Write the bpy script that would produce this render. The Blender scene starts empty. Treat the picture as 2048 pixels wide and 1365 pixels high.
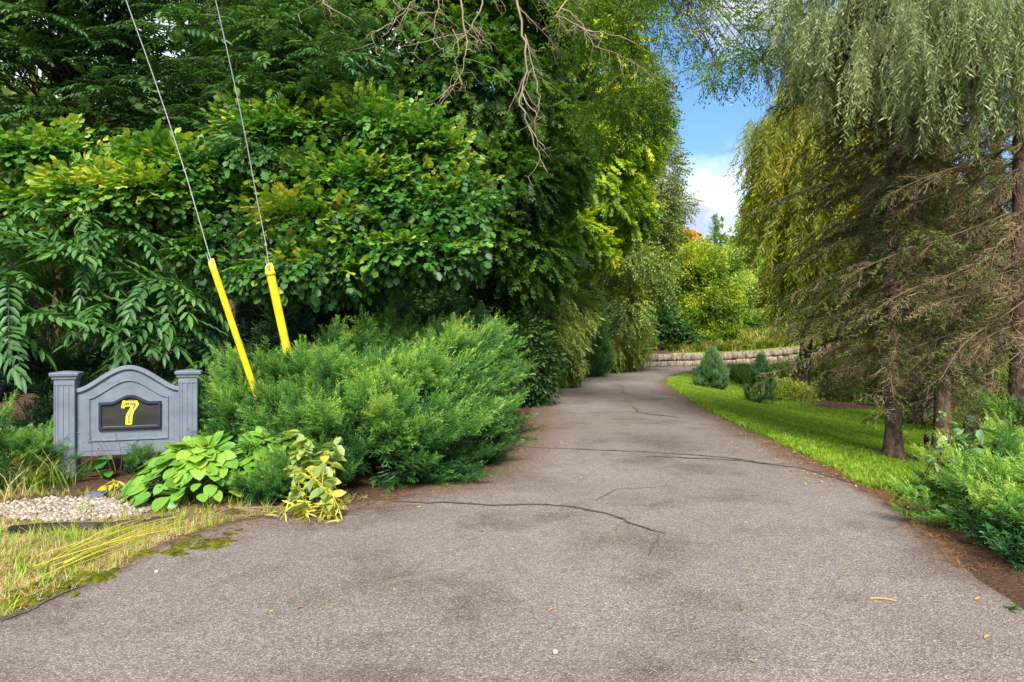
import bpy, bmesh, math
import numpy as np
sc = bpy.context.scene
rad = math.radians
# ------------------------------------------------------------------ camera
FPX, CAMH, CX, CY = 1365.33, 1.5, 1024.0, 682.5      # the photograph's focal length (px), eye height, centre
cam = bpy.data.objects.new('camera', bpy.data.cameras.new('camera'))
sc.collection.objects.link(cam); sc.camera = cam
cam.location = (0, 0, CAMH); cam.rotation_euler = (rad(90), 0, 0)
cam.data.lens = 24; cam.data.sensor_width = 36; cam.data.clip_end = 3000; cam.data.clip_start = .05
# ------------------------------------------------------------------ light
SUN_EL, SUN_AZ = 43, 177          # degrees; azimuth from +Y (view direction) towards +X
w = bpy.data.worlds.new('World'); sc.world = w; w.use_nodes = True
nt = w.node_tree; nt.nodes.clear()
def N(nt, t, **k):
    n = nt.nodes.new(t)
    for a, b in k.items():
        if a.startswith('i_'):
            key = a[2:]
            n.inputs[int(key) if key.isdigit() else key.replace('_', ' ')].default_value = b
        else: setattr(n, a, b)
    return n
sky = N(nt, 'ShaderNodeTexSky', sky_type='NISHITA', sun_disc=False, sun_elevation=rad(SUN_EL), sun_rotation=rad(SUN_AZ))
sky.air_density = 1.3; sky.dust_density = .4; sky.ozone_density = 3.0
tc = N(nt, 'ShaderNodeTexCoord'); mp = N(nt, 'ShaderNodeMapping'); mp.inputs['Scale'].default_value = (1, 1, 1.7); mp.inputs['Location'].default_value = (-1.6574, -1.0528, 1.2051)
nz = N(nt, 'ShaderNodeTexNoise', i_Scale=3.1, i_Detail=9.0, i_Roughness=.56)
rp = N(nt, 'ShaderNodeValToRGB'); rp.color_ramp.elements[0].position = .42; rp.color_ramp.elements[1].position = .55
nz2 = N(nt, 'ShaderNodeTexNoise', i_Scale=7.0, i_Detail=6.0)
cr = N(nt, 'ShaderNodeValToRGB'); cr.color_ramp.elements[0].position = .35; cr.color_ramp.elements[0].color = (2.3, 2.6, 3.3, 1)
cr.color_ramp.elements[1].position = .62; cr.color_ramp.elements[1].color = (4.6, 4.7, 4.9, 1)
mx = N(nt, 'ShaderNodeMix', data_type='RGBA')
sat = N(nt, 'ShaderNodeMix', data_type='RGBA', blend_type='MULTIPLY'); sat.inputs['Factor'].default_value = 1; sat.inputs['B'].default_value = (.42, .56, .70, 1)
bg = N(nt, 'ShaderNodeBackground', i_Strength=.15); wo = N(nt, 'ShaderNodeOutputWorld')
lk = nt.links.new
lk(tc.outputs['Generated'], mp.inputs[0]); lk(mp.outputs[0], nz.inputs['Vector']); lk(mp.outputs[0], nz2.inputs['Vector'])
lk(nz.outputs['Fac'], rp.inputs[0]); lk(nz2.outputs['Fac'], cr.inputs[0])
lk(rp.outputs[0], mx.inputs['Factor']); lk(sky.outputs[0], sat.inputs['A']); lk(sat.outputs['Result'], mx.inputs['A']); lk(cr.outputs[0], mx.inputs['B'])
lk(mx.outputs['Result'], bg.inputs[0]); lk(bg.outputs[0], wo.inputs[0])
sl = bpy.data.lights.new('sun', 'SUN'); sl.energy = 4.1; sl.angle = rad(20); sl.color = (1, .92, .78)
so = bpy.data.objects.new('sun', sl); sc.collection.objects.link(so)
so.rotation_euler = (rad(90 - SUN_EL), 0, rad(180 - SUN_AZ)); so.location = (0, 0, 40)
sc.view_settings.view_transform = 'Standard'; sc.view_settings.look = 'None'
sc.view_settings.exposure = 1.02; sc.view_settings.gamma = 1
sc.cycles.max_bounces = 7; sc.cycles.diffuse_bounces = 3; sc.cycles.transmission_bounces = 4
sc.cycles.transparent_max_bounces = 4; sc.cycles.glossy_bounces = 2
sc.cycles.use_adaptive_sampling = True; sc.cycles.adaptive_threshold = .02

# ------------------------------------------------------------------ helpers
rng = np.random.default_rng(11)
U = lambda a, b, *s: rng.uniform(a, b, s if s else None)
def P(px, py, d): return np.array([(px - CX) / FPX * d, d, CAMH - (py - CY) / FPX * d])
def LB(px, py, d, rx, ry, rd=None):
    c = P(px, py, d); k = d / FPX
    return (*c, rx * k, (rd if rd else (rx + ry) * .5 * k), ry * k)
def tag(o, label=None, cat=None, group=None, kind=None):
    if label: o['label'] = label
    if cat: o['category'] = cat
    if group: o['group'] = group
    if kind: o['kind'] = kind
    return o
def empty(name, loc, label, cat, group=None):
    o = bpy.data.objects.new(name, None); sc.collection.objects.link(o); o.location = [float(c) for c in loc]
    o.empty_display_size = .2
    return tag(o, label, cat, group)
def nrm(a): return a / np.maximum(np.linalg.norm(a, axis=-1, keepdims=True), 1e-9)
class Geo:
    def __init__(s): s.V = []; s.F = []; s.S = []; s.T = []; s.n = 0
    def add(s, V, F, t=0.5):
        V = np.asarray(V, float).reshape(-1, 3)
        if isinstance(F, np.ndarray) and F.ndim == 2:
            s.F.append((F + s.n).ravel()); s.S.append(np.full(len(F), F.shape[1]))
        else:
            for f in F: s.F.append(np.array(f) + s.n); s.S.append(np.array([len(f)]))
        s.V.append(V); s.T.append(np.broadcast_to(np.asarray(t, float), (len(V),))); s.n += len(V)
    def arrays(s):
        return np.concatenate(s.V), np.concatenate(s.F), np.concatenate(s.S), np.concatenate(s.T)
    def build(s, name, mat, parent=None, smooth=False):
        me = bpy.data.meshes.new(name)
        if s.n:
            V, F, S, T = s.arrays()
            if parent is not None: V = V - np.array(parent.location)
            me.vertices.add(len(V)); me.vertices.foreach_set('co', V.astype(np.float32).ravel())
            me.loops.add(len(F)); me.loops.foreach_set('vertex_index', F.astype(np.int32))
            me.polygons.add(len(S)); st = np.concatenate([[0], np.cumsum(S)[:-1]])
            me.polygons.foreach_set('loop_start', st.astype(np.int32))
            if smooth: me.polygons.foreach_set('use_smooth', np.ones(len(S), bool))
            me.update(calc_edges=True)
            a = me.attributes.new('t', 'FLOAT', 'POINT'); a.data.foreach_set('value', T.astype(np.float32))
        me.materials.append(mat)
        o = bpy.data.objects.new(name, me); sc.collection.objects.link(o)
        if parent is not None: o.parent = parent
        return o
class Tmp:                      # a template: verts, quads/tris (uniform), tint
    def __init__(s, V, F, T): s.V = np.asarray(V, float); s.F = np.asarray(F, int); s.T = np.asarray(T, float)
def basis(d, up):               # columns X (side), Y (along), Z (normal)
    Y = nrm(d); X = nrm(np.cross(Y, up)); Z = np.cross(X, Y)
    return np.stack([X, Y, Z], -1)
def inst(g, tm, pos, M, scale, tint):
    n = len(pos)
    if n == 0: return
    scale = np.broadcast_to(np.asarray(scale, float), (n,))
    V = np.einsum('nij,kj->nki', M * scale[:, None, None], tm.V) + pos[:, None]
    F = tm.F[None] + (np.arange(n) * len(tm.V))[:, None, None]
    t = np.clip(np.asarray(tint)[:, None] + tm.T[None], 0, 1)
    g.add(V.reshape(-1, 3), F.reshape(-1, tm.F.shape[1]), t.ravel())
def compose(tm, pos, M, scale, tint):
    g = Geo(); inst(g, tm, np.asarray(pos, float), M, scale, np.asarray(tint, float))
    V, F, S, T = g.arrays()
    # tints may go below 0 in a template, so redo without the clip
    T = (np.asarray(tint)[:, None] + tm.T[None]).ravel()
    return Tmp(V, F.reshape(-1, tm.F.shape[1]), T)
def merge(*ts):
    V = []; F = []; T = []; n = 0
    for t in ts: V.append(t.V); F.append(t.F + n); T.append(t.T); n += len(t.V)
    return Tmp(np.concatenate(V), np.concatenate(F), np.concatenate(T))
def leaf(w, fold=.12, droop=.15, blunt=0.):
    h = w / 2
    V = [(0, 0, 0), (-h * .85, .28, fold * w), (-h * (.75 + blunt * .3), .68, fold * w - droop * .4), (0, 1, -droop),
         (h * (.75 + blunt * .3), .68, fold * w - droop * .4), (h * .85, .28, fold * w)]
    return Tmp(V, [(0, 3, 2, 1), (0, 5, 4, 3)], [0, 0, 0.03, .05, .03, 0])
KITE = Tmp([(0, 0, 0), (.32, .45, .05), (0, 1, -.08), (-.32, .45, .05)], [(0, 1, 2, 3)], [0, 0, 0, 0])
NARROW = Tmp([(0, 0, 0), (.07, .45, .01), (0, 1, -.06), (-.07, .45, .01)], [(0, 1, 2, 3)], [0, 0, .05, 0])
def maple_leaf():
    V = [(0, 0, 0)]; F = []
    for a, l, wd in ((0, 1, .2), (48, .85, .17), (-48, .85, .17), (105, .5, .14), (-105, .5, .14)):
        a = rad(a); d = np.array([math.sin(a), math.cos(a), 0]); s = np.array([d[1], -d[0], 0]); k = len(V)
        V += [d * l * .55 + s * wd + (0, 0, .03), d * l + (0, 0, -.1), d * l * .55 - s * wd + (0, 0, .03)]
        F.append((0, k, k + 1, k + 2))
    return Tmp(V, F, [0] * len(V))
MAPLE = maple_leaf()
def strip(pts, wd, t=0.):       # a thin flat ribbon along points, two crossed faces
    V = []; F = []
    pts = np.asarray(pts, float)
    for ax in ((1, 0, 0), (0, 0, 1)):
        k = len(V)
        for i, p in enumerate(pts):
            ww = wd * (1 - .7 * i / (len(pts) - 1)); V += [p - np.array(ax) * ww, p + np.array(ax) * ww]
        F += [(k + 2 * i, k + 2 * i + 1, k + 2 * i + 3, k + 2 * i + 2) for i in range(len(pts) - 1)]
    return Tmp(V, F, [t] * len(V))
def randrot(n, dirs, up_j=.6, dir_j=.25):
    d = nrm(dirs + rng.normal(0, dir_j, (n, 3))); u = nrm(np.array([0, 0, 1.]) + rng.normal(0, up_j, (n, 3)))
    return basis(d, u)
def twig(n, lf, ll, ang=55, droop=.2, opposite=False, jit=.15, stem=.006, r=None):
    """flat spray: leaves along +Y from 0 to 1"""
    r = r or np.random.default_rng(3)
    pos = []; D = []; Up = []; S = []; T = []
    for i in range(n):
        f = (i + .7) / n; y = f; z = -droop * f * f
        for sgn in ((-1, 1) if opposite else ((-1) ** i,)):
            a = rad(ang * (1 - .25 * f) + r.uniform(-12, 12)) * sgn
            pos.append((0, y, z)); D.append((math.sin(a), math.cos(a), -droop * f * 1.2 + r.normal(0, jit)))
            Up.append((r.normal(0, jit * 1.5), r.normal(0, jit * 1.5), 1)); S.append(ll * (1.05 - .35 * abs(f - .4) * 2 * .6) * r.uniform(.8, 1.15)); T.append(r.uniform(-.12, .12))
    pos.append((0, 1, -droop)); D.append((0, 1, -droop * 1.5)); Up.append((0, 0, 1)); S.append(ll); T.append(.1)
    a = compose(lf, pos, basis(np.array(D), nrm(np.array(Up))), np.array(S), T)
    ys = np.linspace(0, 1, 4)
    return merge(a, strip([(0, y, -droop * y * y) for y in ys], stem, -.5))
def tube(g, pts, radii, sides=7, t=.5, cap=True, wob=0.):
    pts = np.asarray(pts, float); n = len(pts)
    tan = nrm(np.gradient(pts, axis=0)); ref = np.array([.3, 1, .1]) if abs(tan[0][2]) > .7 else np.array([0, 0, 1.])
    X = nrm(np.cross(tan, ref)); Y = np.cross(tan, X)
    a = np.arange(sides) / sides * 2 * math.pi
    rr = np.asarray(radii, float)[:, None] * (1 + (rng.normal(0, wob, (n, sides)) if wob else 0))
    V = pts[:, None] + (X[:, None] * np.cos(a)[None, :, None] + Y[:, None] * np.sin(a)[None, :, None]) * rr[..., None]
    i, j = np.meshgrid(np.arange(n - 1), np.arange(sides), indexing='ij'); j2 = (j + 1) % sides
    F = np.stack([i * sides + j, i * sides + j2, (i + 1) * sides + j2, (i + 1) * sides + j], -1).reshape(-1, 4)
    g.add(V.reshape(-1, 3), F, t)
def arc(a, b, bend=(0, 0, .3), n=7):
    a = np.asarray(a, float); b = np.asarray(b, float); f = np.linspace(0, 1, n)[:, None]
    return a + (b - a) * f + np.asarray(bend) * (4 * f * (1 - f))
def snoise(p, s=1., seed=0):    # smooth pseudo-noise of points, about -1..1
    r = np.random.default_rng(seed); o = 0
    for k in range(5):
        w_ = r.normal(0, 1, (3,)) * s * (1 + k * .7); o = o + np.sin(p @ w_ + r.uniform(0, 6.28)) / (1 + k * .35)
    return o / 3.
def inlobes(p, lobes, k=.62):
    m = np.zeros(len(p), bool)
    for l in lobes: m |= (((p - l[:3]) / (np.array(l[3:]) * k)) ** 2).sum(-1) < 1
    return m
def crown(lobes, n, shell=(.72, 1.06), seed=1, clump=.5, cs=2.2, zmin=None, ymax_keep=.45, tier=0):
    """points and outward directions near the surfaces of a set of ellipsoids"""
    L = np.array(lobes, float); ar = (L[:, 3] * L[:, 4] + L[:, 3] * L[:, 5] + L[:, 4] * L[:, 5]); pr = ar / ar.sum()
    out_p = []; out_d = []; got = 0
    for _ in range(40):
        m = n * 2; k = rng.choice(len(L), m, p=pr); u = nrm(rng.normal(size=(m, 3)))
        rr = U(shell[0], shell[1], m) * (1 + .20 * snoise(u * 2.2 + L[k, :3], 1.6, seed))
        p = L[k, :3] + u * rr[:, None] * L[k, 3:]
        d = nrm(u / L[k, 3:])
        keep = ~inlobes(p, lobes, .62)
        keep &= rng.random(m) < np.clip(.5 + clump * 1.6 * snoise(p, cs, seed + 5) + (1 - clump) * .5, .04, 1)
        if tier: keep &= rng.random(m) < np.clip(.55 + .95 * np.sin(p[:, 2] * 6.283 / tier + 2.2 * snoise(p * (1, 1, .2), 1.1, seed + 3) + .8 * p[:, 0]), .03, 1)
        keep &= (d[:, 1] < .25) | (rng.random(m) < ymax_keep)
        if zmin is not None: keep &= p[:, 2] > zmin
        out_p.append(p[keep]); out_d.append(d[keep]); got += keep.sum()
        if got >= n: break
    return np.concatenate(out_p)[:n], np.concatenate(out_d)[:n]

# ------------------------------------------------------------------ materials
def newmat(name):
    m = bpy.data.materials.new(name); m.use_nodes = True; m.node_tree.nodes.clear(); return m, m.node_tree
def leafmat(name, cols, trans=.35, patch=.35, pscale=.8, rough=.55, gloss=.06, tcol=(1.3, 1.25, .5)):
    """cols: list of (pos, colour) for the tint attribute"""
    if 'twig' not in name and 'branch' not in name and 'stone' not in name and 'moss' not in name and 'litter' not in name and 'dry' not in name: cols = [(p_, (c_[0] * 1.07, c_[1] * 1.04, c_[2] * .92)) for p_, c_ in cols]
    m, t = newmat(name); L = t.links.new
    at = N(t, 'ShaderNodeAttribute', attribute_name='t'); geo = N(t, 'ShaderNodeNewGeometry')
    nz = N(t, 'ShaderNodeTexNoise', i_Scale=pscale, i_Detail=2.0); L(geo.outputs['Position'], nz.inputs['Vector'])
    ma = N(t, 'ShaderNodeMath', operation='MULTIPLY_ADD'); ma.inputs[1].default_value = patch * 2; ma.inputs[2].default_value = -patch
    L(nz.outputs['Fac'], ma.inputs[0]); ad = N(t, 'ShaderNodeMath', operation='ADD', use_clamp=True)
    L(at.outputs['Fac'], ad.inputs[0]); L(ma.outputs[0], ad.inputs[1])
    r = N(t, 'ShaderNodeValToRGB'); e = r.color_ramp.elements
    e[0].position, e[0].color = cols[0][0], (*cols[0][1], 1); e[1].position, e[1].color = cols[-1][0], (*cols[-1][1], 1)
    for p_, c_ in cols[1:-1]: k = e.new(p_); k.color = (*c_, 1)
    L(ad.outputs[0], r.inputs[0])
    df = N(t, 'ShaderNodeBsdfDiffuse'); tr = N(t, 'ShaderNodeBsdfTranslucent'); gl = N(t, 'ShaderNodeBsdfGlossy', i_Roughness=rough)
    gl.inputs['Color'].default_value = (.8, .85, .9, 1)
    tm = N(t, 'ShaderNodeMix', data_type='RGBA', blend_type='MULTIPLY'); tm.inputs['Factor'].default_value = 1; tm.inputs['B'].default_value = (*tcol, 1)
    L(r.outputs[0], df.inputs[0]); L(r.outputs[0], tm.inputs['A']); L(tm.outputs['Result'], tr.inputs[0])
    m1 = N(t, 'ShaderNodeMixShader', i_0=trans); m2 = N(t, 'ShaderNodeMixShader', i_0=gloss); o = N(t, 'ShaderNodeOutputMaterial')
    L(df.outputs[0], m1.inputs[1]); L(tr.outputs[0], m1.inputs[2]); L(m1.outputs[0], m2.inputs[1]); L(gl.outputs[0], m2.inputs[2]); L(m2.outputs[0], o.inputs[0])
    return m
def solid(name, c1, c2=None, scale=6., rough=.8, bump=.3, bscale=30., detail=4., metal=0., stretch=(1, 1, 1), pos=(.35, .65), spec=.3, dist=.02):
    m, t = newmat(name); L = t.links.new
    g = N(t, 'ShaderNodeTexCoord'); mp = N(t, 'ShaderNodeMapping'); mp.inputs['Scale'].default_value = stretch; L(g.outputs['Object'], mp.inputs[0])
    nz = N(t, 'ShaderNodeTexNoise', i_Scale=scale, i_Detail=detail); L(mp.outputs[0], nz.inputs['Vector'])
    r = N(t, 'ShaderNodeValToRGB'); r.color_ramp.elements[0].position = pos[0]; r.color_ramp.elements[1].position = pos[1]
    r.color_ramp.elements[0].color = (*c1, 1); r.color_ramp.elements[1].color = (*(c2 or c1), 1); L(nz.outputs['Fac'], r.inputs[0])
    b = N(t, 'ShaderNodeBsdfPrincipled', i_Roughness=rough, i_Metallic=metal); b.inputs['Specular IOR Level'].default_value = spec
    L(r.outputs[0], b.inputs['Base Color'])
    if bump:
        n2 = N(t, 'ShaderNodeTexNoise', i_Scale=bscale, i_Detail=5.0); L(mp.outputs[0], n2.inputs['Vector'])
        bp = N(t, 'ShaderNodeBump', i_Strength=bump, i_Distance=dist); L(n2.outputs['Fac'], bp.inputs['Height']); L(bp.outputs[0], b.inputs['Normal'])
    o = N(t, 'ShaderNodeOutputMaterial'); L(b.outputs[0], o.inputs[0]); return m

# ------------------------------------------------------------------ the lie of the land
KL = np.array([(-30, -15), (-30, .3), (-6, 1.0), (-3.9, 2.0), (-3.1, 3.0), (-2.78, 3.7), (-2.61, 4.4), (-2.58, 5.08), (-2.28, 5.72), (-1.5, 6.34), (-1.07, 6.8), (-.43, 7.94),
               (-.03, 9.6), (.2, 12), (.45, 15.5), (.71, 19), (2.0, 25), (3.66, 30.1), (6.3, 36.6), (9.0, 40.1), (12.7, 41.8), (17, 42.6), (23, 43.5), (40, 46), (90, 52)], float)
KR = np.array([(30, -15), (30, .3), (6, 1), (3.4, 2), (2.8, 3), (2.85, 3.8), (3.0, 4.5), (3.28, 5.42), (3.45, 6), (3.57, 6.44), (3.62, 7.0), (3.75, 8),
               (3.87, 9.2), (3.98, 11.3), (4.2, 14.5), (4.6, 18.1), (5.6, 24.7), (6.6, 28.5), (8.0, 32.5), (10, 35.8), (13.2, 37.6), (17.5, 38.6), (23.5, 39.5), (41, 42), (91, 48)], float)
def catmull(K, s=8):
    out = []
    for i in range(len(K) - 1):
        p0, p1, p2, p3 = K[max(i - 1, 0)], K[i], K[i + 1], K[min(i + 2, len(K) - 1)]
        lin = i < 2
        for j in range(s):
            t = j / s
            if lin: out.append(p1 + (p2 - p1) * t); continue
            d1 = (p2 - p0) / 2; d2 = (p3 - p1) / 2; L = np.linalg.norm(p2 - p1)
            d1 *= min(1, L / (np.linalg.norm(d1) + 1e-6)); d2 *= min(1, L / (np.linalg.norm(d2) + 1e-6))
            out.append((2 * t**3 - 3 * t**2 + 1) * p1 + (t**3 - 2 * t**2 + t) * d1 + (-2 * t**3 + 3 * t**2) * p2 + (t**3 - t**2) * d2)
    out.append(K[-1]); return np.array(out)
CLft, CRgt = catmull(KL), catmull(KR)
jl = np.random.default_rng(5)
CLft[24:] += np.cumsum(jl.normal(0, .012, CLft[24:].shape), 0) * 0 + np.convolve(jl.normal(0, .03, CLft[24:].size), np.ones(3) / 3, 'same').reshape(CLft[24:].shape)
CRgt[24:, 0] += np.convolve(jl.normal(0, .035, len(CRgt) - 24), np.ones(4) / 4, 'same')
def pdist(p, poly):
    a = poly[:-1]; b = poly[1:]; d = b - a; L2 = (d ** 2).sum(1)
    best = np.full(len(p), 1e9)
    for i in range(len(a)):
        t = np.clip(((p - a[i]) @ d[i]) / L2[i], 0, 1); q = p - a[i] - t[:, None] * d[i]; best = np.minimum(best, (q ** 2).sum(1))
    return np.sqrt(best)
POLY = np.concatenate([CLft, CRgt[::-1]])
def inroad(p):
    a = POLY; b = np.roll(POLY, -1, 0); c = np.zeros(len(p), bool)
    for i in range(len(a)):
        y1, y2 = a[i, 1], b[i, 1]
        if y1 == y2: continue
        m = ((p[:, 1] < y1) != (p[:, 1] < y2)) & (p[:, 0] < (b[i, 0] - a[i, 0]) * (p[:, 1] - y1) / (y2 - y1) + a[i, 0]); c ^= m
    return c
def ss(a, b, x): t = np.clip((x - a) / (b - a), 0, 1); return t * t * (3 - 2 * t)
def Z0(x, y): return .95 * ss(12, 26, x) * ss(25, 34, y) + 1.5 * ss(26, 60, x) * ss(25, 34, y)
def Hfull(x, y):
    p = np.stack([x, y], -1); dl = pdist(p, CLft); dr = pdist(p, CRgt); ins = inroad(p)
    z = Z0(x, y); left = (dl < dr) & ~ins; right = ~left & ~ins
    wl = ss(19, 30, y)
    bank = wl * (.78 * ss(.38, .62, dl) + .16 * np.clip(dl - .6, 0, 14)) + (1 - wl) * (.03 * np.clip(dl - 1.5, 0, 4) + .05 * np.clip(dl - 5, 0, 10))
    dip = -(.42 * ss(.1, 3.5, dr) + .28 * ss(3.5, 11, dr)) * (1 - ss(20, 33, y)) * ss(3.5, 8, y)
    far = .0
    und = .03 * snoise(np.stack([x, y, 0 * x], -1), .8, 3)
    z = np.where(left, z + bank + und * ss(.1, 1, dl), z); z = np.where(right, z + dip + far + und * .6 * ss(.1, 1, dr), z)
    z = np.where(~ins, np.minimum(z, np.where(np.minimum(dl, dr) < .28, Z0(x, y) - .012, 99)), z)
    z = np.where(ins, z - .05, z - .012)
    return z, dl, dr, ins, left
def H(x, y):
    x = np.atleast_1d(np.asarray(x, float)); y = np.atleast_1d(np.asarray(y, float)); return Hfull(x, y)[0]
def h1(x, y): return float(H(x, y)[0])
def G(px, py):                 # the ground point seen at a pixel of the photograph
    d = np.concatenate([np.linspace(1.5, 30, 900), np.linspace(30, 120, 600)]); X = (px - CX) / FPX * d; Z = CAMH - (py - CY) / FPX * d
    h = H(X, d); k = np.argmax(Z < h); return np.array([X[k], d[k], h[k]])

# ground sheet
gx = np.concatenate([[-400, -200, -100, -60, -40, -30, -22, -17], np.arange(-14, -6, .4), np.arange(-6, 8, .1), np.arange(8, 22, .22), np.arange(22, 40, .8), [42, 48, 60, 80, 110, 160, 250, 400]])
gy = np.concatenate([[-60, -30, -15, -8, -4, -1], np.arange(0, 3, .5), np.arange(3, 12, .1), np.arange(12, 30, .17), np.arange(30, 52, .22), np.arange(52, 70, 1.), [75, 85, 100, 130, 180, 260, 400, 700]])
XX, YY = np.meshgrid(gx, gy, indexing='ij'); fx, fy = XX.ravel(), YY.ravel()
gz, dl, dr, ins, left = Hfull(fx, fy)
g = Geo(); nyy = len(gy); i, j = np.meshgrid(np.arange(len(gx) - 1), np.arange(nyy - 1), indexing='ij')
Fq = np.stack([i * nyy + j, (i + 1) * nyy + j, (i + 1) * nyy + j + 1, i * nyy + j + 1], -1).reshape(-1, 4)
g.add(np.stack([fx, fy, gz], -1), Fq, 0)
def gnoise(s, seed): return snoise(np.stack([fx, fy, 0 * fx], -1), s, seed)
# weights: lawn, litter (brown needles), dry verge grass, mow stripe
right = ~left & ~ins
lawn = np.where(right, ss(5.8, 7.0, fy + .25 * gnoise(2, 1)) * (1 - ss(22.5, 24.0, fy - 2.2 * ss(14, 7, fx) * 3 + .3 * gnoise(1, 2)) * ss(7, 9, fx)), 0)
T1 = (5.97, 10.7)
ring = np.hypot((fx - 6.05) / 1.0, (fy - 10.55) / .75); lawn = lawn * ss(.55, .75, ring + .08 * gnoise(4, 7))
pile = np.hypot((fx - 10.4) / 1.5, (fy - 21.2) / .8); lawn = lawn * ss(.8, 1.1, pile + .1 * gnoise(2, 8))
lawn = lawn * ss(.02, .22, dr + .08 * gnoise(5, 9))
dry = np.where(left, (1 - ss(6.0, 6.5, fy + .2 * gnoise(2, 4))), 0)
mow = np.zeros(len(fx))
for k_ in range(5):
    c = 6.0 + k_ * 1.35; xx = c + 2.6 * ((fy - 12) / 10) ** 2 * -.35 + (fy - 10) * -.10
    mow += np.exp(-((fx - xx) / .13) ** 2) * (.7 + .3 * gnoise(1.5, 20 + k_))
mow = np.clip(mow, 0, 1) * ss(8, 10, fy)
def mat_ground():
    m, t = newmat('ground'); L = t.links.new; geo = N(t, 'ShaderNodeNewGeometry')
    def noise(s, d=5.): n = N(t, 'ShaderNodeTexNoise', i_Scale=s, i_Detail=d, i_Roughness=.65); L(geo.outputs['Position'], n.inputs['Vector']); return n
    def ramp(n, c1, c2, a=.35, b=.65):
        r = N(t, 'ShaderNodeValToRGB'); r.color_ramp.elements[0].position = a; r.color_ramp.elements[1].position = b
        r.color_ramp.elements[0].color = (*c1, 1); r.color_ramp.elements[1].color = (*c2, 1); L(n.outputs['Fac'], r.inputs[0]); return r
    litter = ramp(noise(45, 8), (.040, .024, .015), (.165, .098, .060))
    ln = ramp(noise(30, 6), (.08, .16, .012), (.17, .28, .022))
    dr_ = ramp(noise(38, 8), (.12, .085, .035), (.36, .26, .13))
    def att(nm): return N(t, 'ShaderNodeAttribute', attribute_name=nm)
    def mix(f, A, B):
        k = N(t, 'ShaderNodeMix', data_type='RGBA'); L(f, k.inputs['Factor']); L(A, k.inputs['A']); L(B, k.inputs['B']); return k.outputs['Result']
    lawnn = N(t, 'ShaderNodeMix', data_type='RGBA'); mt = N(t, 'ShaderNodeMath', operation='MULTIPLY'); mt.inputs[1].default_value = .65; L(att('mow').outputs['Fac'], mt.inputs[0])
    L(mt.outputs[0], lawnn.inputs['Factor']); L(ln.outputs[0], lawnn.inputs['A']); lawnn.inputs['B'].default_value = (.26, .36, .08, 1)
    c = mix(att('dry').outputs['Fac'], litter.outputs[0], dr_.outputs[0]); c = mix(att('bank').outputs['Fac'], c, ramp(noise(6, 7), (.06, .11, .015), (.26, .28, .07)).outputs[0]); c = mix(att('lawn').outputs['Fac'], c, lawnn.outputs['Result'])
    b = N(t, 'ShaderNodeBsdfPrincipled', i_Roughness=.95); b.inputs['Specular IOR Level'].default_value = .1; L(c, b.inputs['Base Color'])
    bp = N(t, 'ShaderNodeBump', i_Strength=.9, i_Distance=.03); L(noise(60, 6).outputs['Fac'], bp.inputs['Height']); L(bp.outputs[0], b.inputs['Normal'])
    o = N(t, 'ShaderNodeOutputMaterial'); L(b.outputs[0], o.inputs[0]); return m
gr = g.build('ground', mat_ground(), None, True); tag(gr, kind='structure')
bank_w = ss(9, 11, fx) * ss(24, 30, fy)
for nm, v in (('bank', bank_w), ('lawn', lawn), ('dry', dry), ('mow', mow)):
    a = gr.data.attributes.new(nm, 'FLOAT', 'POINT'); a.data.foreach_set('value', v.astype(np.float32))

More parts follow.
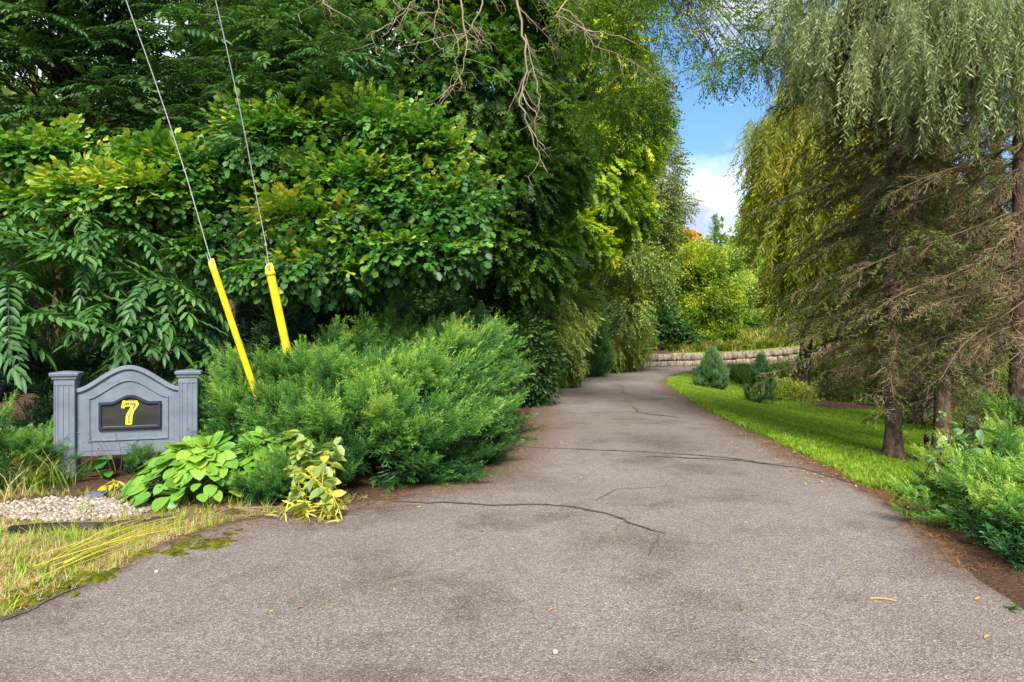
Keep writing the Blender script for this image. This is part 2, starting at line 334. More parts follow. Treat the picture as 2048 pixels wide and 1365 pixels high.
# ------------------------------------------------------------------ driveway
def mat_asphalt():
    m, t = newmat('asphalt'); L = t.links.new; geo = N(t, 'ShaderNodeNewGeometry'); pos = geo.outputs['Position']
    def noise(s, d=4., r=.6, v=pos): n = N(t, 'ShaderNodeTexNoise', i_Scale=s, i_Detail=d, i_Roughness=r); L(v, n.inputs['Vector']); return n
    def ramp(src, c1, c2, a, b):
        r = N(t, 'ShaderNodeValToRGB'); r.color_ramp.elements[0].position = a; r.color_ramp.elements[1].position = b
        r.color_ramp.elements[0].color = (*c1, 1); r.color_ramp.elements[1].color = (*c2, 1); L(src, r.inputs[0]); return r
    def mul(A, B, f=1.):
        k = N(t, 'ShaderNodeMix', data_type='RGBA', blend_type='MULTIPLY'); k.inputs['Factor'].default_value = f; L(A, k.inputs['A']); L(B, k.inputs['B']); return k.outputs['Result']
    vo = N(t, 'ShaderNodeTexVoronoi', i_Scale=110.0, i_Randomness=1.0); L(pos, vo.inputs['Vector'])
    sep = N(t, 'ShaderNodeSeparateColor'); L(vo.outputs['Color'], sep.inputs[0])
    agg = ramp(sep.outputs[0], (.120, .101, .093), (.235, .204, .187), .05, .95)
    e = agg.color_ramp.elements.new(.5); e.color = (.168, .144, .132, 1)
    vo2 = N(t, 'ShaderNodeTexVoronoi', i_Scale=38.0, i_Randomness=1.0); L(pos, vo2.inputs['Vector'])
    sep2 = N(t, 'ShaderNodeSeparateColor'); L(vo2.outputs['Color'], sep2.inputs[0])
    ag2 = ramp(sep2.outputs[1], (.92, .91, .90), (1.07, 1.07, 1.07), 0, 1)
    c = mul(agg.outputs[0], ag2.outputs[0])
    c = mul(c, ramp(noise(.75, 6, .62).outputs['Fac'], (.69, .66, .645), (1.05, 1.05, 1.05), .36, .50).outputs[0])
    c = mul(c, ramp(noise(2.1, 6, .6).outputs['Fac'], (.80, .78, .77), (1.03, 1.03, 1.03), .30, .46).outputs[0])
    vo3 = N(t, 'ShaderNodeTexVoronoi', i_Scale=170.0, i_Randomness=1.0); L(pos, vo3.inputs['Vector']); sp3 = N(t, 'ShaderNodeSeparateColor'); L(vo3.outputs['Color'], sp3.inputs[0])
    sk = N(t, 'ShaderNodeMix', data_type='RGBA', blend_type='ADD'); sr = ramp(sp3.outputs[2], (0, 0, 0), (.20, .185, .175), .88, .95); sk.inputs['Factor'].default_value = 1; L(c, sk.inputs['A']); L(sr.outputs[0], sk.inputs['B']); c = sk.outputs['Result']
    c = mul(c, ramp(noise(.18, 3).outputs['Fac'], (.9, .86, .84), (1.12, 1.12, 1.12), .35, .65).outputs[0])
    # needles and dirt near the edges, from the mesh
    at = N(t, 'ShaderNodeAttribute', attribute_name='dirt'); mt = N(t, 'ShaderNodeMath', operation='MULTIPLY', use_clamp=True); L(at.outputs['Fac'], mt.inputs[0])
    nn = ramp(noise(26, 8, .75).outputs['Fac'], (0, 0, 0), (1.9, 1.9, 1.9), .40, .62); L(nn.outputs[0], mt.inputs[1])
    dc = ramp(noise(70, 6, .7).outputs['Fac'], (.055, .032, .020), (.20, .115, .070), .3, .7)
    k = N(t, 'ShaderNodeMix', data_type='RGBA'); L(mt.outputs[0], k.inputs['Factor']); L(c, k.inputs['A']); L(dc.outputs[0], k.inputs['B'])
    b = N(t, 'ShaderNodeBsdfPrincipled', i_Roughness=.85); b.inputs['Specular IOR Level'].default_value = .25; L(k.outputs['Result'], b.inputs['Base Color'])
    bp = N(t, 'ShaderNodeBump', i_Strength=.75, i_Distance=.006); L(vo.outputs['Distance'], bp.inputs['Height'])
    bp2 = N(t, 'ShaderNodeBump', i_Strength=.5, i_Distance=.02); L(noise(14, 6).outputs['Fac'], bp2.inputs['Height']); L(bp.outputs[0], bp2.inputs['Normal'])
    L(bp2.outputs[0], b.inputs['Normal'])
    o = N(t, 'ShaderNodeOutputMaterial'); L(b.outputs[0], o.inputs[0]); return m
MASPH = mat_asphalt()
nc = 40; f = np.linspace(0, 1, nc)
f = np.concatenate([[0], f, [1]])
A = CLft[:, None, :] * (1 - f)[None, :, None] + CRgt[:, None, :] * f[None, :, None]
zz = Z0(A[..., 0].ravel(), A[..., 1].ravel()).reshape(A.shape[:2]); zz = zz + .004 * snoise(np.concatenate([A, 0 * A[..., :1]], -1).reshape(-1, 3), 1.2, 9).reshape(A.shape[:2])
zz[:, 0] -= .06; zz[:, -1] -= .06
V = np.concatenate([A, zz[..., None]], -1).reshape(-1, 3); n_, m_ = A.shape[:2]
i, j = np.meshgrid(np.arange(n_ - 1), np.arange(m_ - 1), indexing='ij')
g = Geo(); g.add(V, np.stack([i * m_ + j, i * m_ + j + 1, (i + 1) * m_ + j + 1, (i + 1) * m_ + j], -1).reshape(-1, 4))
road = g.build('driveway', MASPH); tag(road, kind='structure')
el = pdist(V[:, :2], CLft); er = pdist(V[:, :2], CRgt); yv = V[:, 1]
dirt = (1 - ss(0, .55, er)) * ss(6, 9, yv) * (1 - ss(26, 32, yv)) * .95 + (1 - ss(.0, .22, er)) * .6 * ss(3, 5, yv) + (1 - ss(0, .9, el)) * ss(6.0, 7.2, yv) * (1 - ss(18, 24, yv)) * 1.1 + (1 - ss(0, .3, el)) * ss(18, 24, yv) * .8 + (1 - ss(0, .12, el)) * .7 * ss(3, 4, yv)
a = road.data.attributes.new('dirt', 'FLOAT', 'POINT'); a.data.foreach_set('value', np.clip(dirt, 0, 1).astype(np.float32))
# tar filled cracks in the asphalt
MTAR = solid('tar', (.075, .068, .064), (.135, .122, .115), 9, .7, .3, 60)
def seam(pix, wd, seed):
    pts = []
    gp = [G(*p)[:2] for p in pix]
    for a_, b_ in zip(gp[:-1], gp[1:]):
        for t_ in np.linspace(0, 1, 14, endpoint=False): pts.append(a_ + (b_ - a_) * t_)
    pts = np.array(pts + [gp[-1]]); r = np.random.default_rng(seed); n = len(pts)
    k = np.convolve(r.normal(0, 1, n + 8), np.ones(9) / 9, 'valid')[:n]; tan = nrm(np.gradient(pts, axis=0)); nr = np.stack([-tan[:, 1], tan[:, 0]], -1)
    pts = pts + nr * (k * wd * 2.0)[:, None]
    ww = wd * (.6 + .5 * np.abs(np.convolve(r.normal(0, 1, n + 4), np.ones(5) / 3, 'valid')[:n])) * np.sin(np.linspace(.15, math.pi - .15, n)) ** .5 / 2
    V = []
    for s_ in (-1, 1):
        q = pts + nr * (ww * s_)[:, None]; V.append(np.concatenate([q, (Z0(q[:, 0], q[:, 1]) + .0085)[:, None]], 1))
    V = np.concatenate(V); F = np.array([(i, i + n, i + n + 1, i + 1) for i in range(n - 1)])
    g = Geo(); g.add(V, F); return g.build('tar_seam', MTAR, road)
seam([(690, 1003), (760, 1012), (900, 1020), (1050, 1022), (1150, 1026), (1230, 1046), (1325, 1083)], .045, 1)
seam([(1020, 900), (1120, 905), (1260, 911), (1400, 919), (1500, 932), (1600, 945), (1690, 972), (1760, 1000)], .05, 2)
seam([(1290, 920), (1400, 926), (1500, 933), (1570, 938)], .05, 3)
seam([(1265, 815), (1275, 830), (1340, 838), (1360, 842)], .06, 4)
seam([(0, 1268), (60, 1238), (120, 1205), (170, 1190)], .022, 5)
seam([(1190, 1015), (1235, 990), (1330, 985), (1335, 978)], .012, 6)
seam([(1320, 1083), (1310, 1110), (1300, 1130)], .012, 7)
seam([(1240, 770), (1245, 790), (1290, 800)], .05, 8)

# ------------------------------------------------------------------ stone wall behind the bend
MSTONE = solid('limestone', (.10, .08, .058), (.36, .305, .24), 3.5, .9, .9, 9, 8, stretch=(2.2, 2.2, .7), pos=(.3, .68), dist=.06)
def stone(g, c, tx, w_, h_, dp):
    n = (3, 2, 3); r = rng
    vs = []; ty = np.array([-tx[1], tx[0]])
    q = 4
    for a_ in np.linspace(-1, 1, q + 1):
        for b_ in np.linspace(-1, 1, 3):
            for c_ in np.linspace(-1, 1, 4):
                k = 1 - .035 * (abs(a_) > .99) * 1 - .02 * (abs(c_) > .99)
                x = a_ * w_ / 2 * (1 - .05 * (abs(b_) + abs(c_))) + r.normal(0, .010); y = b_ * dp / 2 * (1 - .06 * (abs(a_) > .9) - .08 * (abs(c_) > .9)) + r.normal(0, .018); z = c_ * h_ / 2 * (1 - .04 * (abs(a_) > .9)) + r.normal(0, .008)
                vs.append((c[0] + tx[0] * x + ty[0] * y, c[1] + tx[1] * x + ty[1] * y, c[2] + z))
    idx = lambda a_, b_, c_: (a_ * 3 + b_) * 4 + c_
    F = []
    for a_ in range(q):
        for c_ in range(3):
            F.append((idx(a_, 0, c_), idx(a_ + 1, 0, c_), idx(a_ + 1, 0, c_ + 1), idx(a_, 0, c_ + 1))); F.append((idx(a_, 2, c_), idx(a_, 2, c_ + 1), idx(a_ + 1, 2, c_ + 1), idx(a_ + 1, 2, c_)))
        for b_ in range(2):
            F.append((idx(a_, b_, 0), idx(a_, b_ + 1, 0), idx(a_ + 1, b_ + 1, 0), idx(a_ + 1, b_, 0))); F.append((idx(a_, b_, 3), idx(a_ + 1, b_, 3), idx(a_ + 1, b_ + 1, 3), idx(a_, b_ + 1, 3)))
    for b_ in range(2):
        for c_ in range(3):
            F.append((idx(0, b_, c_), idx(0, b_, c_ + 1), idx(0, b_ + 1, c_ + 1), idx(0, b_ + 1, c_))); F.append((idx(q, b_, c_), idx(q, b_ + 1, c_), idx(q, b_ + 1, c_ + 1), idx(q, b_, c_ + 1)))
    g.add(vs, np.array(F), U(0, 1))
wl_ = CLft[120:189]; seg = np.linalg.norm(np.diff(wl_, axis=0), axis=1); cum = np.concatenate([[0], np.cumsum(seg)])
def onwall(s): return np.array([np.interp(s, cum, wl_[:, 0]), np.interp(s, cum, wl_[:, 1])])
wall = empty('retaining_wall', (*onwall(20), 0), 'low retaining wall of pale limestone blocks round the outside of the driveway bend', 'stone wall')
for course, (z0_, z1_, wm, wM) in enumerate(((-.04, .33, .45, 1.1), (.335, .76, .35, .85))):
    g = Geo(); s = 0.
    while s < cum[-1] - 1:
        w_ = U(wm, wM); p = onwall(s + w_ / 2); tx = nrm(onwall(s + w_) - onwall(s)); nr = np.array([-tx[1], tx[0]])
        hh = (z1_ - z0_) * U(.86, 1.05); c = p + nr * (.30 + U(-.05, .05) + course * .06)
        hz = ss(17, 27, p[1]) * .55 + .45
        if course == 0 or p[1] > 25:
            stone(g, (c[0], c[1], z0_ + hh / 2 + float(Z0(p[0], p[1]))), tx, w_ - U(.015, .06), hh, U(.42, .55))
        s += w_
    g.build('stone_course', MSTONE, wall)
# the second, higher row of boulders far to the right where the driveway climbs

# ------------------------------------------------------------------ small local-mesh builder for hard things
def local(name, V, F, mat, parent, bev=0., smooth=False):
    me = bpy.data.meshes.new(name); me.from_pydata([tuple(map(float, v)) for v in V], [], [tuple(map(int, f)) for f in F]); me.update()
    bm = bmesh.new(); bm.from_mesh(me); bmesh.ops.recalc_face_normals(bm, faces=bm.faces)
    if bev: bmesh.ops.bevel(bm, geom=[e for e in bm.edges if len(e.link_faces) == 2 and e.calc_face_angle(0) > .5], offset=bev, segments=2, affect='EDGES', clamp_overlap=True)
    bm.to_mesh(me); bm.free(); me.materials.append(mat)
    if smooth:
        for p in me.polygons: p.use_smooth = True
    o = bpy.data.objects.new(name, me); sc.collection.objects.link(o)
    if parent is not None: o.parent = parent
    return o
def box(x0, x1, y0, y1, z0, z1):
    V = [(x, y, z) for x in (x0, x1) for y in (y0, y1) for z in (z0, z1)]
    return V, [(0, 1, 3, 2), (4, 6, 7, 5), (0, 4, 5, 1), (2, 3, 7, 6), (0, 2, 6, 4), (1, 5, 7, 3)]
def join(parts):
    V = []; F = []
    for v, f in parts: k = len(V); V += list(v); F += [tuple(i + k for i in q) for q in f]
    return V, F
def loops(rings, caps=True):     # stacked rings of equal length
    V = [p for r in rings for p in r]; n = len(rings[0]); F = []
    for a in range(len(rings) - 1):
        for i in range(n): j = (i + 1) % n; F.append((a * n + i, a * n + j, (a + 1) * n + j, (a + 1) * n + i))
    if caps: F += [tuple(range(n))[::-1], tuple(range((len(rings) - 1) * n, len(rings) * n))]
    return V, F
def offset(poly, d):             # inward mitred offset of a counter-clockwise outline
    p = np.array(poly, float); n = len(p); a = nrm(p - np.roll(p, 1, 0)); b = nrm(np.roll(p, -1, 0) - p)
    na = np.stack([-a[:, 1], a[:, 0]], -1); nb = np.stack([-b[:, 1], b[:, 0]], -1); m = na + nb
    m = m / np.maximum((m * na).sum(1, keepdims=True), .35)
    return p + m * d
def band(poly, wd, y0, dep):
    prof = [(0, 0), (0, -dep * .6), (wd * .22, -dep), (wd * .72, -dep), (wd * .80, -dep * .55), (wd, -dep * .5), (wd, .0)]
    rings = [[(q[0], y0 + dy, q[1]) for q in offset(poly, o)] for o, dy in prof]
    V = [p for r in rings for p in r]; n = len(poly); F = []
    for a in range(len(rings)):
        b = (a + 1) % len(rings)
        for i in range(n): j = (i + 1) % n; F.append((a * n + i, a * n + j, b * n + j, b * n + i))
    return V, F
def slab(poly, y0, y1): return loops([[(q[0], y0, q[1]) for q in poly], [(q[0], y1, q[1]) for q in poly]])

# ------------------------------------------------------------------ the house number sign
MSIGN = solid('grey_blue_plastic', (.122, .146, .192), (.158, .188, .242), 7, .62, .35, 260, dist=.002)
MBLK = solid('charcoal_plastic', (.022, .026, .042), (.03, .034, .052), 20, .4, .1, 200, dist=.001)
MPLQ = solid('dark_plaque', (.018, .018, .019), (.03, .03, .028), 3, .5, .05, 40, stretch=(1, 1, 4))
MYEL = solid('yellow_tape', (.82, .85, .0), (.88, .92, .01), 30, .5, .1, 100, dist=.001)
MTIN = solid('worn_metal', (.10, .075, .07), (.42, .36, .35), 60, .4, .4, 80, dist=.002)
sx, sy = -4.235, 7.56
sign = empty('address_sign', (sx, sy, h1(sx, sy)), 'grey blue sign with two fluted posts, an arched panel and a yellow 7', 'sign')
sign.rotation_euler = (0, 0, rad(20))
SGT = 1.0
for s_ in (-1, 1):
    u0 = -.600 if s_ < 0 else .595
    hw = .098
    V, F = [], []
    parts = [box(u0 - hw, u0 + hw, -.09, .10, .222, 1.045), box(u0 - hw - .012, u0 + hw + .012, -.105, .115, -.25, .200), box(u0 - hw - .006, u0 + hw + .006, -.099, .109, .1995, .2225)]
    po = local('post', *join(parts), MSIGN, sign, .006)
    fl = []
    for k in range(3):
        c = u0 - .05 + k * .05
        fl.append(box(c - .026, c - .006, -.0975, -.088, .30 + 0 * k, .985))
    fl.append(box(u0 + .074, u0 + hw - .002, -.0975, -.088, .30, .985)); fl.append(box(u0 - hw + .002, u0 - .082, -.0975, -.088, .30, .985))
    fl.append(box(u0 - hw + .002, u0 + hw - .002, -.0978, -.088, .9853, 1.04)); fl.append(box(u0 - hw + .002, u0 + hw - .002, -.0978, -.088, .2245, .2997))
    local('fluting', *join(fl), MSIGN, po, .003)
    rings = []
    for e_, z_ in ((0, 1.045), (.014, 1.05), (.018, 1.072), (.034, 1.088), (.038, 1.112), (.03, 1.122), (-.06, 1.136)):
        a_ = hw + e_; rings.append([(u0 - a_, -.09 - e_, z_), (u0 + a_, -.09 - e_, z_), (u0 + a_, .10 + e_, z_), (u0 - a_, .10 + e_, z_)])
    local('post_cap', *loops(rings), MSIGN, po, .002)
def arch(hw, zb, zs, zt, aw, n=36):
    """closed outline (x, z), counter-clockwise: bottom, right, arched top, left"""
    P_ = [(-hw, zb), (hw, zb), (hw, zs)]
    for i in range(1, n):
        u = aw - 2 * aw * i / n; t = 1 - abs(u) / aw; t = min(1, t) ** .85; P_.append((u, zs + (zt - zs) * (t * t * (3 - 2 * t))))
    P_.append((-hw, zs)); return P_
W = .498
outer = arch(W, .215, .945, 1.19, W - .001)
pn = local('panel', *slab(outer, -.03, .035), MSIGN, sign, .004)
# raised arched top trim and bottom rail of the panel
tp = np.array(outer[2:]); tn = offset(outer, .052)[2:]
tn[0, 0] = tp[0, 0]; tn[-1, 0] = tp[-1, 0]; tn[0, 1] = tp[0, 1] - .052; tn[-1, 1] = tp[-1, 1] - .052
V = []; n = len(tp)
for q, y in ((tp + (0, .004), -.03), (tp + (0, .004), -.052), (tp * .25 + tn * .75, -.058), (tn, -.044), (tn, -.03)):
    V += [(a, y, b) for a, b in q]
F = [(k * n + i, k * n + i + 1, (k + 1) * n + i + 1, (k + 1) * n + i) for k in range(4) for i in range(n - 1)]
local('arch_trim', V, F, MSIGN, pn)
local('bottom_rail', *join([box(-W, W, -.058, -.0295, .212, .262), box(-W, W, -.046, -.0294, .2622, .276)]), MSIGN, pn, .005)
local('panel_moulding', *band(arch(.393, .365, .845, 1.035, .385), .022, -.0298, .016), MSIGN, pn)
plo = arch(.305, .492, .79, .868, .19)
pc = .015
plq = local('plaque', *[[(x + pc, y, z) for x, y, z in slab(offset(plo, .02), -.05, -.029)[0]], slab(offset(plo, .02), -.05, -.029)[1]], MPLQ, sign)
v_, f_ = band(plo, .036, -.0295, .045); local('plaque_frame', [(x + pc, y, z) for x, y, z in v_], f_, MBLK, plq)
def dig(pts): return [((185 + a / 14.12 - 253) / 202, .81 - (b - 165) / 2540 * .99) for a, b in pts][::-1]
d_out = dig([(800, 165), (880, 190), (1200, 190), (1250, 290), (1110, 490), (1065, 640), (1050, 850), (960, 860), (876, 850), (880, 700), (888, 595), (940, 500), (1030, 350), (950, 340), (865, 348), (845, 395), (755, 380)])
d_in = dig([(842, 232), (930, 240), (1160, 240), (1197, 287), (1062, 480), (1012, 640), (995, 818), (922, 818), (930, 700), (938, 610), (1105, 312), (980, 296), (868, 306), (828, 345), (815, 340)])
num = local('number_seven', *slab(d_out, -.058, -.0501), MYEL, plq)
def earfix(o):
    bm = bmesh.new(); bm.from_mesh(o.data); bmesh.ops.triangulate(bm, faces=[f for f in bm.faces if len(f.verts) > 4]); bm.to_mesh(o.data); bm.free()
earfix(num); ni = local('number_face', *slab(d_in, -.0605, -.0581), MTIN, plq); earfix(ni); earfix(pn); earfix(plq)

# grey block and hosta shade leaf near the sign
MBLOCK = solid('blue_grey_block', (.10, .12, .17), (.15, .17, .22), 40, .7, .3, 90)
b0 = G(192, 996); bo = empty('edging_block', b0, 'small blue grey block lying in the gravel in front of the sign', 'block')
V, F = join([box(-.085, .085, -.05, .05, -.03, .045), box(-.06, .06, -.03, .03, .0452, .053)])
local('block_body', V, F, MBLOCK, bo, .006); bo.rotation_euler = (0, 0, .15)

# ------------------------------------------------------------------ guy wires with yellow guards
MYG = solid('yellow_guard', (.66, .42, .006), (.84, .60, .006), 5, .42, .05, 60, spec=.5)
MWIRE = solid('galvanised_wire', (.38, .42, .45), (.62, .66, .68), 300, .35, .3, 400, metal=.6)
MGRY = solid('grey_inside', (.20, .20, .21), (.3, .3, .3), 20, .5)
def guard(label, bot, top, r, wire_pts, ring=False):
    root = empty('guy_wire', bot, label, 'guy wire', 'guy wires with yellow guards')
    bot = np.array(bot); top = np.array(top); ax = nrm(top - bot); X = nrm(np.cross(ax, (0, 1, 0))); Y = np.cross(X, ax); Y = Y if Y[1] > 0 else -Y
    n = 28; rings = []
    def ringpts(c, rr, cut): return [c + X * math.cos(a) * rr + Y * math.sin(a) * rr + ax * cut * (math.sin(a) * .5 - .5) * 2 * r for a in np.linspace(0, 2 * math.pi, n, endpoint=False)]
    L = np.linalg.norm(top - bot)
    for f in np.linspace(0, .93, 8): rings.append(ringpts(bot + ax * L * f, r * (1 + .02 * math.sin(f * 9)), 0))
    rings += [ringpts(top, r, 1.3), ringpts(top, r * .88, 1.3), ringpts(bot + ax * L * .93, r * .86, 0), ringpts(bot + ax * L * .6, r * .86, 0)]
    V, F = loops(rings, False); o = local('wire_guard', [np.array(v) - bot for v in V], F, MYG, root, 0, True)
    if ring:
        rs = []
        c0 = bot + ax * (L - .17)
        for dz, rr in ((0, r * 1.02), (.0, r * 1.16), (.035, r * 1.20), (.05, r * 1.02)): rs.append(ringpts(c0 + ax * dz, rr, 0))
        V, F = loops(rs, False); local('guard_lip', [np.array(v) - bot for v in V], F, MYG, o, 0, True)
        rs = [ringpts(top - ax * .07 - Y * r * .30, r * k, 0) for k in (.36, .36)]; rs[1] = [p + ax * .03 for p in rs[1]]
        V, F = loops(rs); local('bolt', [np.array(v) - bot for v in V], F, MGRY, o)
    g = Geo(); tube(g, wire_pts, [.0062] * len(wire_pts), 6); g.build('cable', MWIRE, root, True)
    g = Geo(); tube(g, [top - ax * .2 + X * .02, top + ax * .05 + X * .022], [.005, .004], 6); g.build('cable_end', MWIRE, root, True)
    if ring:
        c = wire_pts[2]; v, f = box(-.014, .014, -.012, .012, -.018, .018); local('clamp', [np.array(c) - bot + np.array(q) for q in v], f, MTIN, root, .003)
    return root
def wirepath(a, ctrl):
    pts = [np.array(a)] + [P(*c) for c in ctrl]; return pts
bt, tp_ = P(533, 850, 7.75), P(420, 517, 7.55)
ax_ = nrm(tp_ - bt)
guard('guy wire on the left whose slim yellow guard sinks into the juniper beside the sign', bt, tp_, .036,
      [tp_ - ax_ * .5, tp_ - ax_ * .05, P(407, 470, 7.5), P(372, 350, 7.35), P(330, 220, 7.2), P(290, 105, 7.0), P(248, -10, 6.8), P(190, -180, 6.5), P(120, -420, 6.2)])
bt, tp_ = P(604, 840, 8.6), P(536, 525, 8.5)
ax_ = nrm(tp_ - bt)
guard('guy wire on the right with a thicker yellow guard that has an open collared top', bt, tp_, .052,
      [tp_ - ax_ * .5, tp_ - ax_ * .05, P(532, 490, 8.45), P(516, 410, 8.35), P(496, 300, 8.2), P(477, 205, 8.0), P(455, 105, 7.8), P(430, -5, 7.6), P(385, -190, 7.2), P(320, -430, 6.8)], True)

# ------------------------------------------------------------------ plant builders
MBARK = solid('bark_brown', (.035, .026, .020), (.13, .10, .08), 9, .95, 1., 26, 7, stretch=(1, 1, .35), dist=.03)
MBARKS = solid('bark_spruce', (.045, .029, .020), (.17, .112, .080), 16, .95, 1., 40, 8, stretch=(1, 1, .6), dist=.03)
MBARKG = solid('bark_grey', (.13, .11, .085), (.34, .30, .25), 14, .95, 1., 30, 7, stretch=(1, 1, .2), dist=.04)
MTWIG = leafmat('dead_twig', [(0, (.045, .032, .016)), (.5, (.18, .13, .072)), (1, (.46, .36, .22))], 0, .3, 1.0, .6, .01)
MTWIGD = leafmat('dead_branch', [(0, (.06, .044, .028)), (.6, (.22, .17, .115)), (1, (.42, .36, .27))], 0, .3, 2.5, .6, .02)

def limb_system(g, base, top, lobes, r0, nsub=5, fork=.35, bend=.3, subr=.25, seed=0):
    base = np.array(base, float); top = np.array(top, float)
    n = 9; tr = arc(base - (0, 0, .2), top, (U(-.12, .12), U(-.1, .1), 0), n); f = np.linspace(0, 1, n)
    rr = r0 * (1 - .72 * f); rr[0] *= 1.55; rr[1] *= 1.08
    tube(g, tr, rr, 10, wob=.05)
    for l in lobes:
        c = np.array(l[:3]); d = np.linalg.norm(c - tr, axis=1) + np.maximum(0, tr[:, 2] - c[2] + .2) * 1.5; k = int(np.argmin(d)); k = max(k, int(n * fork)); s = tr[min(k, n - 1)]
        Lr = rr[min(k, n - 1)] * .55
        pts = arc(s, c, (0, 0, bend * np.linalg.norm(c - s) * .3), 7); pts[1:-1] += rng.normal(0, .03 * np.linalg.norm(c - s), (5, 3)); tube(g, pts, np.linspace(Lr, Lr * .3, 7), 6)
        for _ in range(nsub):
            u = nrm(rng.normal(size=3)); q = c + u * np.array(l[3:]) * U(.6, .95); st = pts[rng.integers(3, 7)]
            pp = arc(st, q, (0, 0, .1 * np.linalg.norm(q - st)), 5); pp[1:-1] += rng.normal(0, .04 * np.linalg.norm(q - st), (3, 3)); tube(g, pp, np.linspace(Lr * subr * 1.2, Lr * subr * .25, 5), 4)
def scatter(g, tm, lobes, n, size, seed=1, out=.8, down=.1, up_j=.6, dir_j=.35, shell=(.72, 1.06), clump=.5, cs=2.2, tint=(.5, .18), topt=.25, inner=.25, ykeep=.45, zmin=None, tier=0):
    """foliage sprays near the lobe surfaces plus a thinner fill inside; upward-facing sprays are tinted paler as if sunlit"""
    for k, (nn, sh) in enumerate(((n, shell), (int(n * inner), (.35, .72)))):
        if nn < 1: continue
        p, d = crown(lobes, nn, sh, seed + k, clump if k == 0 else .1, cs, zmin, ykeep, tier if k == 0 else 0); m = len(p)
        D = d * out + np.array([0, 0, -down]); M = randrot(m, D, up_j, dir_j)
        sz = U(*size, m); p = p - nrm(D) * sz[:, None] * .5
        t = tint[0] + rng.normal(0, tint[1], m) + topt * (d[:, 2] - .1) + .25 * snoise(p, 1.3, seed + 9) - .12 * k  # topt puts sunlit tops into the tint, paler where sprays face up
        inst(g, tm, p, M, sz, t)
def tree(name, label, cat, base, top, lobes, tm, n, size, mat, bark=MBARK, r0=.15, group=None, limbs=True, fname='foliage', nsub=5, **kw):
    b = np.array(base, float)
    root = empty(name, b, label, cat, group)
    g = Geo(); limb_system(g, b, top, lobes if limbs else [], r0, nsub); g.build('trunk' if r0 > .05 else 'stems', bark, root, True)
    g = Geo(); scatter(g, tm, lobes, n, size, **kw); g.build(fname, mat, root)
    return root

# leaf colours
OVAL = leaf(.72, .10, .12, .9); OVATE = leaf(.5, .12, .18, .3); LANCE = leaf(.34, .12, .22, .2)
ROUNDTW = twig(7, OVAL, .30, 60, .22, jit=.22)
PINNATE = twig(9, LANCE, .24, 66, .38, opposite=True, jit=.10, stem=.008)
LANCETW = twig(11, leaf(.22, .1, .25), .34, 42, .45, jit=.2)
SMALLTW = twig(10, OVATE, .17, 52, .25, jit=.3)
MAPLETW = twig(6, MAPLE, .26, 60, .3, opposite=True, jit=.35)
def cluster(tm, n, r=.5, sc_=(.7, 1.1), seed=1, size=.3):
    r_ = np.random.default_rng(seed); u = nrm(r_.normal(size=(n, 3))); p = u * r_.uniform(.1, 1, (n, 1)) * r
    return compose(tm, p, basis(nrm(u + r_.normal(0, .5, (n, 3))), nrm(r_.normal(size=(n, 3)) * .7 + (0, 0, 1))), r_.uniform(*sc_, n) * size, r_.normal(0, .08, n))
FARCL = cluster(KITE, 22, .5, size=.30)

M_PINN = leafmat('pinnate_leaf', [(0, (.015, .055, .014)), (.4, (.040, .13, .030)), (.75, (.085, .22, .045)), (1, (.20, .38, .09))], .35, .2, .7, .5, .045)
M_PINN2 = leafmat('dark_pinnate_leaf', [(0, (.014, .045, .015)), (.5, (.034, .11, .030)), (1, (.11, .24, .05))], .35, .25, .5, .5, .045)
M_ROUND = leafmat('round_leaf', [(0, (.022, .085, .012)), (.36, (.055, .18, .026)), (.58, (.11, .28, .035)), (.78, (.27, .42, .05)), (1, (.52, .52, .10))], .4, .3, .6, .5, .04)
M_MAPLE = leafmat('maple_leaf', [(0, (.020, .065, .010)), (.5, (.065, .17, .020)), (1, (.20, .38, .04))], .45, .3, .35, .5, .02)
M_BACKLIT = leafmat('backlit_tint_leaf', [(0, (.06, .15, .008)), (.45, (.17, .34, .014)), (.8, (.42, .56, .03)), (1, (.62, .66, .06))], .5, .3, .4, .5, .03)  # backlight through the maple leaves is put into this yellow green
M_SMALL = leafmat('small_leaf', [(0, (.04, .10, .014)), (.5, (.12, .24, .026)), (1, (.30, .44, .05))], .5, .25, .8, .5, .02)
M_OLIVE = leafmat('olive_leaf', [(0, (.09, .16, .025)), (.45, (.23, .35, .05)), (.8, (.44, .52, .09)), (1, (.66, .56, .11))], .4, .4, .8, .5, .05)
M_SILV = leafmat('silver_leaf', [(0, (.09, .14, .035)), (.5, (.21, .29, .08)), (1, (.44, .52, .20))], .4, .25, .5, .5, .03, (1.1, 1.1, .6))
M_BRIGHT = leafmat('bright_yellow_leaf', [(0, (.08, .18, .012)), (.45, (.26, .38, .03)), (1, (.72, .70, .07))], .45, .3, .35, .5, .03)
M_ORANGE = leafmat('orange_leaf', [(0, (.25, .27, .04)), (.5, (.50, .34, .07)), (1, (.62, .30, .07))], .4, .3, .5, .5, .03)
M_PALE = leafmat('pale_leaf', [(0, (.12, .22, .04)), (.5, (.28, .42, .09)), (1, (.55, .66, .20))], .45, .3, .35, .5, .03)
M_CEDAR = leafmat('cedar_spray', [(0, (.02, .065, .025)), (.5, (.075, .19, .06)), (1, (.20, .36, .10))], .2, .2, 1., .5, .03)
M_SPRN = leafmat('spruce_needles', [(0, (.028, .042, .012)), (.5, (.085, .112, .028)), (1, (.19, .22, .06))], .2, .35, 1., .5, .02)
M_BSPR = leafmat('blue_spruce_needles', [(0, (.02, .055, .03)), (.5, (.09, .20, .085)), (1, (.24, .40, .17))], .15, .25, 1., .5, .02)
